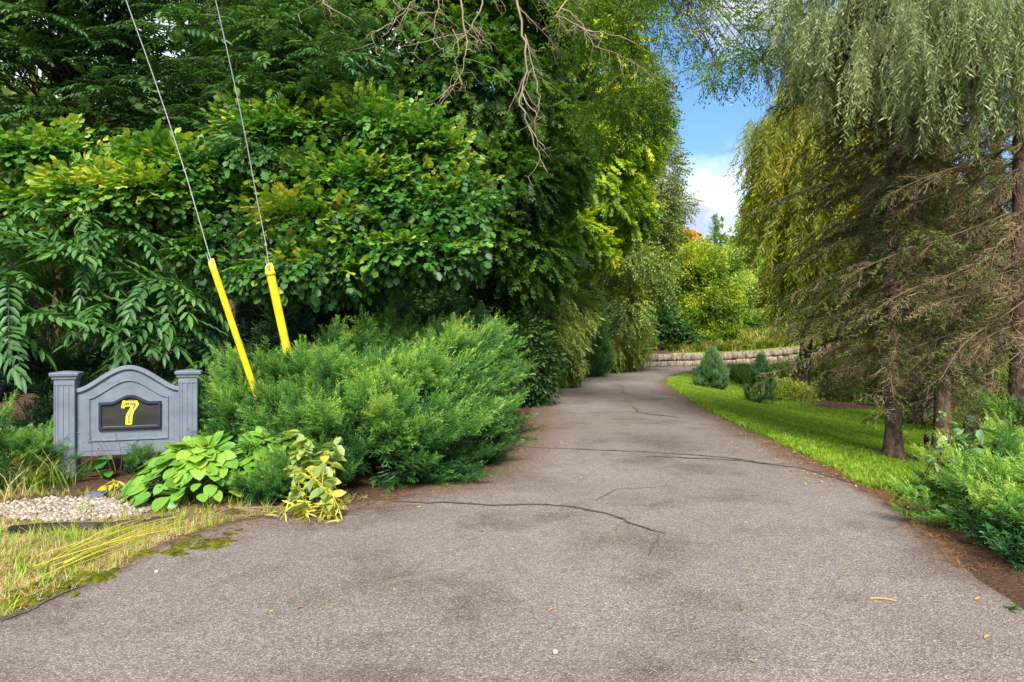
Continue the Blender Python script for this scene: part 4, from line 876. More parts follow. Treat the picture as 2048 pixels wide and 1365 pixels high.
willow('willow with yellow tinged hanging strands coloured as if backlit, leftmost of the right hand trees', gz(10.2, 24.2), P(1680, 80, 24.5),
       [LB(1585, 290, 23, 55, 60, 1.6), LB(1640, 230, 23.5, 110, 90, 2.2), LB(1600, 400, 23, 70, 90, 1.6), LB(1690, 380, 23.5, 100, 110, 1.8), LB(1640, 500, 23.2, 70, 70, 1.5), LB(1740, 180, 24, 130, 140, 2), LB(1740, 480, 23.5, 80, 90, 1.5), LB(1570, 350, 23.2, 45, 60, 1.2), LB(1550, 260, 23.2, 35, 40, 1)],
       6500, (1.1, 2.3), M_WILY, .22, .42, 34, 3)
willow('willow with silvery green hanging strands high at the upper right', gz(9.6, 16.6), P(1830, -420, 12.6),
       [LB(1690, 40, 9.2, 80, 80, .7), LB(1790, 90, 8.6, 90, 75, .6), LB(1900, 65, 8.2, 90, 75, .6), LB(1850, -10, 8.8, 150, 100, .8), LB(1960, 40, 8.2, 80, 110, .6), LB(1670, -50, 9.6, 110, 110, .9), LB(1690, 110, 9.4, 70, 60, .6), LB(1620, 110, 10.4, 60, 70, .7), LB(1850, 140, 8.6, 30, 40, .3), LB(1950, 130, 8.2, 40, 40, .3)],
       2400, (.25, 1.05), M_WILS, .26, .38, 30, 5, spread=.28)

# ------------------------------------------------------------------ spruces with bare lower branches
def bare_twig(seed, n=10, wd=.013):
    r = np.random.default_rng(seed); V = []; F = []; T = []
    def q(a, b, w1, t):
        a = np.array(a); b = np.array(b); d = b - a
        for _ in range(1):
            s = np.cross(d, nrm(r.normal(size=3))); s = s / (np.linalg.norm(s) + 1e-9) * w1; k = len(V); V.extend([a - s, a + s, b + s * .5, b - s * .5]); F.append((k, k + 1, k + 2, k + 3)); T.extend([t] * 4)
    ax = lambda f: np.array([.06 * math.sin(f * 4 + seed), f, -.12 * f * f])
    for i in range(4): q(ax(i / 4), ax((i + 1) / 4), wd * (1 - .15 * i), -.05 + .05 * i)
    for i in range(n):
        f = (i + .5) / n; a = rad(r.uniform(30, 60)) * (-1) ** i; L = .42 * (1 - f * .6) * r.uniform(.5, 1.2); d = nrm(np.array([math.sin(a), math.cos(a), r.normal(-.15, .3)])); p = ax(f); q(p, p + d * L, wd * .6, r.uniform(-.1, .25))
        for j in range(2): b = p + d * L * r.uniform(.3, .8); q(b, b + nrm(d + r.normal(0, .55, 3)) * L * .4, wd * .5, r.uniform(0, .3))
    return Tmp(V, F, T)
def needle_twig(seed, n=40):
    r = np.random.default_rng(seed); V = []; F = []; T = []
    for i in range(n):
        f = (i + .5) / n; th = r.uniform(0, 6.28); d = nrm(np.array([math.cos(th) * .8, .75, math.sin(th) * .8])); p = np.array([0, f, -.15 * f * f]); s = nrm(np.cross(d, r.normal(size=3))) * .020; k = len(V)
        V.extend([p - s, p + s, p + d * .12 + s * .3, p + d * .12 - s * .3]); F.append((k, k + 1, k + 2, k + 3)); T.extend([-.05, -.05, .12, .12])
    return Tmp(V, F, T)
BT = [bare_twig(s) for s in (1, 2, 3)]; NT = [needle_twig(s) for s in (1, 2)]
def spruce(label, base, top, r0, z0, z1, step, Lfn, live, seed=1, needlemat=M_SPRN, azr=None, tdens=.055, skip=.0, twl=.48, bark=MBARKS, front=True):
    global rng
    root = empty('spruce_tree', base, label, 'spruce'); b = np.array(base, float); top = np.array(top, float)
    gt = Geo(); n = 14; f = np.linspace(0, 1, n); f[1] = .02; f[2] = .05; tr = (b - (0, 0, .1)) + (top - b) * f[:, None]; tube(gt, tr, r0 * np.interp(f, [0, .02, .05, 1], [1.9, 1.35, 1.05, .35]), 14, wob=.03); gt.build('trunk', bark, root, True)
    gb = Geo(); gn = Geo(); gw = Geo(); z = z0
    while z < z1:
        for a in np.linspace(0, 2 * math.pi, 6, endpoint=False) + U(0, 6):
            if azr is not None:
                aa = (math.degrees(a) % 360)
                if not any(lo <= aa <= hi for lo, hi in azr) and rng.random() < .75: continue
            if rng.random() < skip: continue
            L = Lfn(z) * U(.6, 1.15) * (.42 if (math.sin(a) < -.15 and z > 3.4 and front) else 1); e = np.array([math.cos(a), math.sin(a), 0]); zz_ = z + U(-.1, .1); c = b + (top - b) * min(1, (zz_ - b[2]) / (top[2] - b[2]))
            ff = np.linspace(0, 1, 8); el = U(-.42, -.08); pts = c + e * (ff * L)[:, None]; pts[:, 2] += (el * ff - .16 * ff ** 2 + 0.03 * np.sin(ff * 5 + a)) * L; side = np.array([-e[1], e[0], 0]); pts += side * (.035 * np.sin(ff * 4 + z)[:, None]) * L
            tube(gb, pts, np.linspace(.013, .003, 8) * (.7 + L * .2), 5, t=U(.1, .6)); m = int(L / tdens)
            if m < 2: continue
            g_ = np.linspace(.14, 1, m) + rng.normal(0, .01, m); g_ = np.clip(g_, 0, 1); pos = np.stack([np.interp(g_, ff, pts[:, k]) for k in range(3)], -1); sg = np.where(np.arange(m) % 2, 1, -1)[:, None]
            D = e * U(.45, 1.0, m)[:, None] + side * sg * U(.25, .9, m)[:, None] + np.array([0, 0, -1]) * U(.15, .95, m)[:, None]
            sz = twl * (1.15 - .55 * g_) * U(.5, 1.2, m); islive = rng.random(m) < live(z) * np.clip(g_ * 1.5, .1, 1); Mx = randrot(m, D, .5, .15)
            for k in range(3): s_ = (~islive) & (rng.integers(0, 3, m) == k); inst(gw, BT[k], pos[s_], Mx[s_], sz[s_], .40 + rng.normal(0, .15, s_.sum()))
            k = rng.integers(0, 2); inst(gn, NT[k], pos[islive], Mx[islive], sz[islive] * 1.05, .50 + rng.normal(0, .14, islive.sum())); inst(gw, BT[0], pos[islive], Mx[islive], sz[islive] * .6, .1 + rng.normal(0, .1, islive.sum()))
        z += step
    gb.build('branches', MTWIG, root, True); gw.build('twigs', MTWIG, root); gn.build('foliage', needlemat, root); return root
t1 = G(1787, 917); t2 = G(1884, 905)
spruce('spruce with a slim bare trunk standing in the lawn, leftmost of the spruces', t1, t1 + (-.03, 0, 10.5), .105, 1.25, 8.2, .24, lambda z: np.interp(z, [1.0, 2, 4.5, 8.5], [1.4, 1.75, 1.7, 1.3]), lambda z: np.interp(z, [1.2, 2.0, 3, 7], [.25, .75, .9, .95]), skip=.05)
spruce('spruce with a darker thicker trunk, second from the left, rising behind the pink tinged vine', t2, t2 + (.05, 0, 10.5), .125, 1.5, 8.0, .26, lambda z: np.interp(z, [1.0, 2, 4.5, 8.5], [1.5, 2.1, 2.1, 1.5]), lambda z: np.interp(z, [1.2, 2.0, 3, 7], [.25, .7, .9, .95]), skip=.05, azr=[(95, 300)])
t3 = np.array(gz(6.35, 8.45))
spruce('big spruce at the right picture edge with a reddish trunk and pale dead branches', t3, t3 + (0, 0, 10), .17, 1.5, 6.4, .25, lambda z: np.interp(z, [1.0, 2, 4.5, 8.5], [1.5, 1.9, 1.7, 1.4]), lambda z: np.interp(z, [1.2, 3, 5, 7], [.05, .25, .4, .5]), azr=[(110, 250)], twl=.5, tdens=.05)
t4 = np.array(gz(9.9, 14.6))
spruce('dark spruce with drooping green lower boughs behind the others', t4, t4 + (0, 0, 10), .17, .25, 6.5, .26, lambda z: np.interp(z, [0, 2, 4.5, 8.5], [1.9, 2.1, 1.9, 1.4]), lambda z: .85, azr=[(100, 350)], bark=MBARK)
t5 = np.array(gz(12.6, 23.6)); spruce('broad dark spruce at the back of the lawn behind the leftmost slim spruce', t5, t5 + (0, 0, 13), .2, 2.2, 12.5, .42, lambda z: np.interp(z, [0, 3, 8, 13], [3.0, 3.4, 2.6, .8]), lambda z: .8, azr=[(100, 350)], bark=MBARK, twl=.75, tdens=.10)
t6 = np.array(gz(12.6, 17.8)); spruce('broad dark spruce at the back near the right picture edge', t6, t6 + (0, 0, 12), .2, 1.2, 10.0, .36, lambda z: np.interp(z, [0, 3, 8, 13], [2.6, 3.0, 2.6, .8]), lambda z: .75, azr=[(100, 350)], bark=MBARK, twl=.65, tdens=.09)
# two more trunks deeper in the garden
def trunk_only(label, base, top, r0, mat, name='old_tree', lob=(), fol=None):
    root = empty(name, base, label, 'tree'); g = Geo(); b = np.array(base); f = np.linspace(0, 1, 10)
    tube(g, arc(b - (0, 0, .1), top, (.05, 0, 0), 10), r0 * np.interp(f, [0, .1, .25, 1], [1.8, 1.1, 1, .6]), 14, wob=.06)
    if lob: limb_system(g, np.array(top) - (0, 0, .8), np.array(top) + (.2, 0, 1.5), lob, r0 * .7)
    g.build('trunk', mat, root, True)
    if fol: g = Geo(); scatter(g, fol[0], lob, fol[1], fol[2], seed=3, tint=(.3, .15)); g.build('foliage', fol[3], root)
b5 = G(1868, 836); trunk_only('stout pale grey trunk flaring at its foot, half hidden by the second spruce', b5, b5 + (.25, 0, 5), .24, MBARKG, lob=[(b5[0], b5[1] + .5, 5, 1.6, 1.4, 1.2)], fol=(SMALLTW, 500, (.5, .8), M_DARK))
b6 = G(1812, 818); trunk_only('thick dark trunk leaning right between the slim spruces, farther back', b6, b6 + (.9, 0, 5), .30, MBARK, lob=[(b6[0] + 1, b6[1] + .5, 5, 2.0, 1.6, 1.6)], fol=(SMALLTW, 700, (.5, .8), M_DARK))
# ------------------------------------------------------------------ garden shrubs behind the lawn
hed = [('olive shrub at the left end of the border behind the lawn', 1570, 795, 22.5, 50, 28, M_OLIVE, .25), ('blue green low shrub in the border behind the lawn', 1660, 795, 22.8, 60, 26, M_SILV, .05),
       ('dark shrub behind the mulch heap', 1740, 785, 23.5, 55, 34, M_DARK, .6), ('shrub coloured yellow green as if sunlit, seen between the spruce trunks', 1838, 775, 25, 42, 34, M_BRIGHT, .15),  # bright leaf colour stands in for sun on the yellow green shrub
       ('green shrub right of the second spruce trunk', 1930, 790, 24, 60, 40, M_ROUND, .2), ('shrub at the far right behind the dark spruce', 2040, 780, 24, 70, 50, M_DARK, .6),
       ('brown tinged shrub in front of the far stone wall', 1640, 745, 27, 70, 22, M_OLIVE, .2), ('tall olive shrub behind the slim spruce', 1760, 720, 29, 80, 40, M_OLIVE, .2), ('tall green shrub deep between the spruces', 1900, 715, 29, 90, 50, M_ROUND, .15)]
for k, (lb_, px, py, d_, rx, ry, mt_, ti) in enumerate(hed):
    c = P(px, py, d_); b_ = gz(c[0], c[1]); l1_ = LB(px, py, d_, rx, ry, .9); l2_ = LB(px + rx * .5, py + 6, d_ - .3, rx * .5, ry * .75, .7)
    tree('garden_shrub', lb_, 'shrub', b_, (c[0], c[1], b_[2] + .5), [l1_, l2_], SMALLTW, 1000, (.35, .6), mt_, r0=.04, seed=60 + k, tint=(ti + .15, .15), clump=.5, cs=1.8)
b7 = G(1430, 777); b8 = G(1521, 808)
def youngpine(label, b, hgt, rx, n, s, ti, loose):
    cedar(label, b, hgt, rx, n, (.20 * s, .36 * s), M_BSPR, s * 3, 'young_conifer', ti, 1.2)
youngpine('dense rounded young blue green conifer on the lawn at the bend', b7 + (-.1, 0, 0), 1.30, .55, 620, 1.2, .5, 0)
youngpine('looser narrow young conifer on the lawn, right of the dense one', b8, 1.35, .42, 260, 1.1, .42, 1)

# mulch heap
hp = G(1685, 815); g = Geo(); a, r2 = np.meshgrid(np.linspace(0, 2 * math.pi, 33), np.linspace(0, 1, 9)); X = hp[0] + np.cos(a) * r2 * 1.2; Y = hp[1] + np.sin(a) * r2 * .7
Zm = H(X.ravel(), Y.ravel()).reshape(X.shape) + .16 * (1 - r2 ** 1.2) * (1 + .2 * np.sin(a * 3)) - .03; i, j = np.meshgrid(np.arange(8), np.arange(32), indexing='ij')
g.add(np.stack([X, Y, Zm], -1).reshape(-1, 3), np.stack([i * 33 + j, i * 33 + j + 1, (i + 1) * 33 + j + 1, (i + 1) * 33 + j], -1).reshape(-1, 4))
MMUL = solid('mulch', (.04, .022, .014), (.16, .085, .05), 25, .95, 1., 50, 8)
tag(g.build('mulch_heap', MMUL, None, True), 'low heap of brown mulch at the back of the lawn', 'mulch heap')

# ------------------------------------------------------------------ tree overhanging the driveway, with bare hanging branches
ot = empty('overhanging_tree', gz(-2.2, 18.2), 'small leaved tree arching over the driveway at the top, dead branches hanging from it', 'tree')
olob = [LB(1180, 40, 12.5, 110, 80, 1.2), LB(1290, 60, 12, 100, 70, 1.2), LB(1420, 70, 11.5, 90, 70, 1.1), LB(1520, 60, 11, 90, 75, 1.1), LB(1600, 30, 11, 60, 80, 1), LB(1350, -50, 12, 260, 60, 1.5), LB(1440, 150, 11.3, 60, 34, .8), LB(1255, 150, 12.5, 90, 60, 1.1), LB(1290, 230, 13, 60, 50, 1), LB(1220, 250, 13.5, 80, 60, 1), LB(1530, 130, 11, 50, 30, .7)]
g = Geo(); tr = np.array([gz(-2.2, 18.2), (-2.0, 18.0, 3.0), (-1.6, 17.4, 6.5), (-.8, 15.5, 10.0), (1.6, 13.0, 9.4), (4.2, 11.8, 8.3)], float); tr[0, 2] -= .1; tube(g, tr, [.24, .18, .15, .11, .08, .04], 10)
for l in olob:
    c = np.array(l[:3]); s = tr[4] if l[0] > 2.2 else tr[3]; pts = arc(s, c, (0, 0, .3), 8); pts[1:-1] += rng.normal(0, .07, (6, 3)); tube(g, pts, np.linspace(.026, .008, 8), 6)
    for _ in range(14):
        u = nrm(rng.normal(size=3)); q = c + u * np.array(l[3:]); st = pts[rng.integers(3, 8)]; pp = arc(st, q, (0, 0, .12), 6); pp[1:-1] += rng.normal(0, .04, (4, 3)); tube(g, pp, np.linspace(.008, .002, 6), 4)
g.build('trunk', MBARK, ot, True)
g = Geo(); scatter(g, twig(9, leaf(.42, .1, .2), .15, 50, .3, jit=.4, r=np.random.default_rng(2)), olob, 3300, (.28, .48), seed=44, out=.6, down=.5, up_j=.9, dir_j=.6, shell=(.2, 1.0), clump=.9, cs=2.0, tint=(.48, .18), topt=.1, inner=0, ykeep=1)
g.build('foliage', M_SMALL, ot)
# dead branches: each a drooping limb with side twigs
def deadlimb(g, pix, r0, ntw, spread=1.):
    r0 = r0 * .68; pts = np.array([P(*q) for q in pix]); t_ = np.linspace(0, 1, len(pts)); tt = np.linspace(0, 1, len(pts) * 4); pp = np.stack([np.interp(tt, t_, pts[:, k]) for k in range(3)], -1)
    pp[1:-1] += rng.normal(0, .014, (len(pp) - 2, 3)); tube(g, pp, np.linspace(r0, r0 * .25, len(pp)), 6, t=.6, wob=.1)
    for _ in range(ntw):
        k = rng.integers(2, len(pp) - 1); s = pp[k]; L = U(.2, .75) * spread; a = U(-1, 1); e = s + np.array([a * L * .8, U(-.3, .3) * L, -L * U(.15, .8)]); q = arc(s, e, (a * .05, 0, U(-.14, .06)), 7); q[1:-1] += rng.normal(0, .012, (5, 3)); tube(g, q, np.linspace(r0 * .42, r0 * .14, 7), 5, t=U(.3, .9))
        for _ in range(rng.integers(1, 4)):
            s2 = q[rng.integers(2, 6)]; L2 = L * U(.25, .6); e2 = s2 + np.array([U(-1, 1) * L2, U(-.3, .3) * L2, -L2 * U(-.2, .9)]); q2 = arc(s2, e2, (0, 0, U(-.06, .04)), 5); tube(g, q2, np.linspace(r0 * .22, r0 * .09, 5), 4, t=U(.3, 1.))
g = Geo()
for pix, r0, nt_ in (([(905, -90, 9.5), (925, 20, 9.2), (935, 90, 9), (925, 150, 9), (900, 185, 9)], .022, 13), ([(980, -60, 9.8), (960, 20, 9.4), (940, 60, 9.2), (860, 80, 9), (800, 95, 8.9)], .020, 10),
                     ([(860, -70, 9.6), (830, 0, 9.3), (790, 40, 9.1), (745, 70, 9), (755, 110, 8.9)], .018, 10), ([(1020, -80, 9.9), (1045, 60, 9.6), (1055, 140, 9.5), (1040, 190, 9.4), (1050, 240, 9.4), (1075, 300, 9.3), (1095, 345, 9.3)], .026, 9),
                     ([(1050, 70, 9.6), (1068, 150, 9.5), (1078, 200, 9.5), (1070, 260, 9.4), (1078, 310, 9.4)], .015, 6), ([(905, 60, 9.1), (920, 100, 9.0), (905, 150, 9), (895, 185, 8.9)], .012, 5),
                     ([(1180, -60, 11), (1110, 30, 10.5), (1180, 60, 10.5), (1260, 80, 10.5), (1330, 130, 10.8)], .024, 12), ([(1150, 30, 11), (1190, 90, 11), (1260, 120, 11), (1340, 180, 11)], .015, 8), ([(700, -70, 10), (640, 5, 9.8), (705, 40, 9.8)], .025, 7),
                     ([(890, -40, 9.4), (870, 40, 9.2), (868, 90, 9.1)], .014, 7), ([(770, -40, 9.4), (790, 10, 9.2), (850, 30, 9.1)], .016, 8)):
    deadlimb(g, pix, r0, nt_)
g.build('dead_branches', MTWIGD, ot, True)

# ------------------------------------------------------------------ hanging ornament on a thin branch by the lawn spruce
oc = P(1853, 880, 10.3); om = empty('garden_ornament', oc + (0, 0, -.07), 'dark glossy bottle shaped ornament hanging from a thin branch between the spruce trunks', 'ornament')
MORN = solid('dark_glaze', (.015, .004, .012), (.04, .01, .02), 20, .12, .05, 30, spec=.6); MWHT = solid('white_glaze', (.6, .6, .58), (.7, .7, .68), 10, .3)
prof = [(0.004, .085), (.018, .083), (.022, .07), (.034, .055), (.040, .03), (.041, -.02), (.038, -.05), (.026, -.07), (.004, -.074)]
rings = [[(math.cos(a) * r, math.sin(a) * r, z + .07) for a in np.linspace(0, 6.283, 16, endpoint=False)] for r, z in prof]
local('ornament_body', *loops(rings), MORN, om, 0, True)
V, F = box(.008, .036, -.037, -.026, .02, .05); local('white_patch', V, F, MWHT, om, .004)
g = Geo(); tube(g, [(oc[0] - .02 + .02 * math.cos(a), oc[1], oc[2] + .105 + .02 * math.sin(a)) for a in np.linspace(0, 6.28, 13)], [.004] * 13, 5); g.build('hook', MTIN, om, True)
g = Geo(); b_ = t1 + (.09, 0, .86); pts = arc(b_, oc + (0, 0, .13), (0, 0, .14), 9); pts[1:-1] += rng.normal(0, .012, (7, 3)); tube(g, pts, np.linspace(.012, .004, 9), 5)
for _ in range(9): s = pts[rng.integers(2, 8)]; tube(g, arc(s, s + np.array([U(-.3, .1), 0, U(-.22, .15)]), (0, 0, .02), 4), np.linspace(.004, .002, 4), 4)
sp1 = bpy.data.objects['spruce_tree']; g.build('low_branch', MBARK, [o for o in bpy.data.objects if o.name.startswith('spruce_tree') and abs(o.location.x - t1[0]) < .05][0], True)

# ------------------------------------------------------------------ hostas
def hosta_leaf(seed):
    r = np.random.default_rng(seed); nu, nv = 8, 7; V = []; F = []; T = []
    for i in range(nu):
        f = i / (nu - 1); w_ = .38 * max(0, math.sin(math.pi * (f * .93 + .05) ** .72)) ** .62 * (0 if i == nu - 1 else 1) * (.5 if i == 0 else 1)
        for j in range(nv):
            c = (j / (nv - 1) - .5) * 2; V.append((c * w_, f + .03 * math.sin(j * 2), -.30 * f ** 2.0 - .10 * c * c * w_ + .10 * abs(c) * w_ + .014 * math.sin(j * 3.1 + seed)))
            T.append(.05 * (j % 2) - .03 - .05 * f + .04 * abs(c))
    for i in range(nu - 1):
        for j in range(nv - 1): F.append((i * nv + j, i * nv + j + 1, (i + 1) * nv + j + 1, (i + 1) * nv + j))
    return Tmp(V, F, T)
HL = [hosta_leaf(s) for s in (1, 2)]
def hosta(label, c, R_, hgt, n, size, tint, seed, lean=(0, 0)):
    root = empty('hosta_plant', gz(c[0], c[1]), label, 'hosta'); g = Geo(); gs = Geo(); b = np.array(gz(c[0], c[1]))
    f = np.linspace(.02, 1, n) ** .55; a = np.arange(n) * 2.39996 + rng.normal(0, .35, n)
    p = b + np.stack([np.cos(a) * f * R_ + lean[0] * (1 - f), np.sin(a) * f * R_ * .8 + lean[1] * (1 - f), hgt * (1 - f ** 2.4) + .07 + U(-.03, .03, n)], -1)
    D = np.stack([np.cos(a) * (.4 + f), np.sin(a) * (.4 + f) - .15, .45 - .95 * f], -1); Up = nrm(np.stack([np.cos(a) * f * .9, np.sin(a) * f * .9 - .30, np.ones(n)], -1) + rng.normal(0, .28, (n, 3)))
    M = basis(nrm(D + rng.normal(0, .30, (n, 3))), Up); sz = U(*size, n) * (1.0 - .1 * f); t = tint + rng.normal(0, .12, n) + .14 * (1 - f)
    for q in (0, 1): s_ = np.arange(n) % 2 == q; inst(g, HL[q], p[s_] - nrm(D[s_]) * .05, M[s_], sz[s_], t[s_])
    for k in range(0, n, 2): tube(gs, arc(b + (0, 0, .0), p[k], (0, 0, .04), 4), [.006, .005, .005, .004], 4)
    g.build('foliage', M_HOSTA, root, True); gs.build('stems', M_HOSTA, root)
    g = Geo()
    for k in range(5): s = b + np.array([U(-.2, .2), U(-.1, .1), hgt * .6]); e = s + np.array([U(-.18, .05), U(-.1, .1), U(.25, .42)]); tube(g, arc(s, e, (.03, 0, 0), 6), np.linspace(.005, .003, 6), 4, t=.3); inst(g, KITE, np.repeat(e[None], 6, 0) - np.array([0, 0, .03]) * np.arange(6)[:, None], randrot(6, rng.normal(size=(6, 3))), .022, np.full(6, .4))
    g.build('flower_stalks', MTWIG, root)
hosta('broad mound of yellow green hosta leaves in front of the right post of the sign', (-3.10, 6.60), (.60), .44, 270, (.13, .21), .56, 1, (.12, .1))
hosta('smaller hosta with upright leaves between the mound and the fading vine', (-2.45, 6.90), (.50), .50, 150, (.14, .22), .54, 2)
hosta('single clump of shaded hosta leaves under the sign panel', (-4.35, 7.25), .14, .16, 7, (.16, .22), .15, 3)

# ------------------------------------------------------------------ vines
def leaves_along(g, pts, n, size, tm, tint, tj=.15, down=.3):
    pts = np.asarray(pts, float); k = rng.uniform(0, len(pts) - 1.01, n); i = k.astype(int); f = (k - i)[:, None]; p = pts[i] * (1 - f) + pts[i + 1] * f
    D = rng.normal(0, 1, (n, 3)) * (1, 1, .4) - np.array([0, .3, down]); inst(g, tm, p, randrot(n, D, .5, .1), U(*size, n), tint + rng.normal(0, tj, n))
vn = empty('vine_plant', gz(-1.95, 6.25), 'fading yellow green climbing plant draped over the juniper down to the pavement', 'vine')
g = Geo(); gs = Geo(); gyl = Geo(); BIGOV = leaf(.55, .12, .2, .3)
for q in range(7):
    s = P(U(600, 660), U(900, 960), 6.35); e = P(U(620, 690), U(980, 1050), 5.75); e[2] = max(e[2], h1(e[0], e[1]) + .03); pts = arc(s, e, (U(-.1, .1), -.15, .1), 9); tube(gs, pts, np.linspace(.006, .003, 9), 4)
    leaves_along(g, pts, 11, (.10, .17), BIGOV, .45, .2)
for q in range(8):
    c = P(U(590, 670), U(868, 960), U(6.1, 6.4)); leaves_along(g, np.array([c, c + (.05, 0, .06)]), 7, (.11, .18), BIGOV, .28, .14, .1)
for q in range(13):
    s = P(U(600, 690), U(950, 1050), 5.85); s[2] = max(s[2], .05); a = U(-1.5, 1.5); e = s + np.array([math.sin(a) * .25, U(-.35, .05), -.2]); e[2] = max(e[2], .03); pts = arc(s, e, (0, 0, .06), 6); tube(gs, pts, np.linspace(.004, .002, 6), 4)
    leaves_along(gyl, pts, 12, (.07, .15), leaf(.16, .1, .1), .6, .25, .2)
g.build('foliage', M_VINE, vn); gyl.build('yellow_leaves', M_STALK, vn); gs.build('stems', M_STALK, vn)
vr = empty('vine_plant', gz(5.0, 6.9), 'vine with broad pink tinged leaves growing over the right hand juniper', 'vine')
g = Geo(); gs = Geo()
for q in range(26):
    c = P(U(1880, 2035), U(868, 925), U(6.3, 6.8)); b_ = c + np.array([U(-.2, .2), .2, -.35]); pts = arc(b_, c, (0, 0, .06), 5); tube(gs, pts, np.linspace(.006, .003, 5), 4); leaves_along(g, pts[2:], 4, (.09, .17), leaf(.62, .08, .16, .6), .45, .28, .05)
for px, py0, py1 in ((1885, 905, 822), (1948, 890, 838), (1895, 900, 862)):
    s, e = P(px + 10, py0, 6.3), P(px, py1, 6.3); pts = arc(s, e, (.05, 0, 0), 7); tube(gs, pts, np.linspace(.005, .003, 7), 4); leaves_along(g, pts[3:], 8, (.08, .14), OVATE, .12, .08, .1)
g.build('foliage', M_PINK, vr, True); gs.build('stems', MTWIG, vr)
sg = empty('seedling', gz(3.75, 6.0), 'small weedy plant with pointed green leaves at the pavement edge by the right juniper', 'weed')
g = Geo(); gs = Geo()
for q in range(5):
    s = np.array(gz(3.75 + U(-.1, .2), 6.0 + U(-.1, .1))); e = s + np.array([U(-.35, .05), U(-.15, .1), U(.15, .32)]); pts = arc(s, e, (0, 0, .05), 6); tube(gs, pts, np.linspace(.005, .002, 6), 4); leaves_along(g, pts[2:], 9, (.08, .14), OVATE, .5, .15, .2)
g.build('foliage', M_ROUND, sg); gs.build('stems', MTWIG, sg)
yw = empty('yellow_weed', gz(-4.0, 6.75), 'small weed with bright yellow leaves beside the blue grey block', 'weed'); g = Geo(); b_ = np.array(gz(-4.0, 6.75)); leaves_along(g, np.array([b_ + (0, 0, .03), b_ + (.1, 0, .12)]), 12, (.07, .12), OVATE, .9, .08, .1); g.build('foliage', M_VINE, yw)

# ------------------------------------------------------------------ grass
def blade(seed, w_=.05, bend=.4):
    r = np.random.default_rng(seed); V = []; F = []; T = []
    for b in range(7):
        a = r.uniform(0, 6.28); l = r.uniform(.6, 1.1); d = np.array([math.cos(a), math.sin(a), 0]); o = np.array([r.normal(0, .12), r.normal(0, .12), 0]); s = np.array([-d[1], d[0], 0]) * w_ / 2; bb = bend * r.uniform(.3, 1.6); k = len(V)
        for f, wv in ((0, 1), (.5, .8), (1, .12)): p = o + d * bb * f * f * l + np.array([0, 0, f * l * (1 - .25 * bb * f)]); V += [p - s * wv, p + s * wv]; T += [f * .15 - .05] * 2
        F += [(k, k + 1, k + 3, k + 2), (k + 2, k + 3, k + 5, k + 4)]
    return Tmp(V, F, T)
TF = [blade(s) for s in (1, 2, 3)]
def grass(name, label, pts, size, mat, tint=.5, tj=.15, tfs=TF, kind='stuff', cat='grass', par=None, g=None, extra=None):
    own = g is None; g = g or Geo(); m = len(pts)
    if m:
        z = H(pts[:, 0], pts[:, 1]); p = np.stack([pts[:, 0], pts[:, 1], z - .005], -1); a = U(0, 6.28, m); c, s = np.cos(a), np.sin(a); o = np.zeros(m)
        M = np.stack([np.stack([c, -s, o], -1), np.stack([s, c, o], -1), np.stack([U(-.2, .2, m), U(-.2, .2, m), o + 1], -1)], -2); M[:, 0, 2] += U(-.25, .25, m); M[:, 1, 2] += U(-.25, .25, m)
        t = tint + rng.normal(0, tj, m) + (extra if extra is not None else 0); k = rng.integers(0, len(tfs), m)
        for q in range(len(tfs)): s_ = k == q; inst(g, tfs[q], p[s_], M[s_], U(*size, m)[s_], t[s_])
    if own: return tag(g.build(name, mat), label, cat, None, kind)
M_LAWN = leafmat('lawn_grass', [(0, (.09, .18, .012)), (.5, (.21, .37, .026)), (.85, (.36, .50, .06)), (1, (.46, .52, .16))], .4, .15, 1.2, .5, .02)
M_DRY = leafmat('dry_grass', [(0, (.08, .16, .015)), (.3, (.20, .30, .03)), (.55, (.42, .40, .11)), (1, (.62, .50, .26))], .35, .55, 1.6, .5, .03)
# lawn: where the ground sheet says lawn
def sample_w(wt, n, x0, x1, y0, y1, dens):
    x = U(x0, x1, n * 3); y = y0 + (y1 - y0) * rng.random(n * 3) ** dens
    _, dl_, dr_, in_, lf = Hfull(x, y); return x, y, dl_, dr_, in_, lf
from_grid = lambda arr: arr.reshape(len(gx), len(gy))
def gridval(arr, x, y):
    A2 = from_grid(arr); ix = np.clip(np.searchsorted(gx, x) - 1, 0, len(gx) - 2); iy = np.clip(np.searchsorted(gy, y) - 1, 0, len(gy) - 2); return A2[ix, iy]
n = 100000; x = U(3.5, 15, n); y = 5.8 + 28 * rng.random(n) ** 1.35; k = gridval(lawn, x, y) > rng.random(n) * .9 + .1; x, y = x[k], y[k]
mw = gridval(mow, x, y); pt = np.stack([x, y], -1)
k = ~inroad(pt); pt, mw = pt[k], mw[k]
grass('lawn_grass', 'short mown green grass of the sloping lawn', pt, (.030, .060), M_LAWN, .45, .13, [blade(s, .16, .6) for s in (1, 2, 3)], extra=mw * .3)
# longer fringe on the lawn's edge along the pavement
k = rng.integers(56, 136, 5200); q = CRgt[k] + (CRgt[np.minimum(k + 1, len(CRgt) - 1)] - CRgt[k]) * rng.random((5200, 1)); q = q + np.stack([U(.02, .30, 5200), U(-.05, .05, 5200)], -1); q = q[~inroad(q) & (q[:, 1] > 7.0)]
grass('edge_grass', 'ragged longer grass along the right edge of the pavement', q, (.05, .11), M_LAWN, .5, .2, [blade(s, .10, .7) for s in (4, 5)])
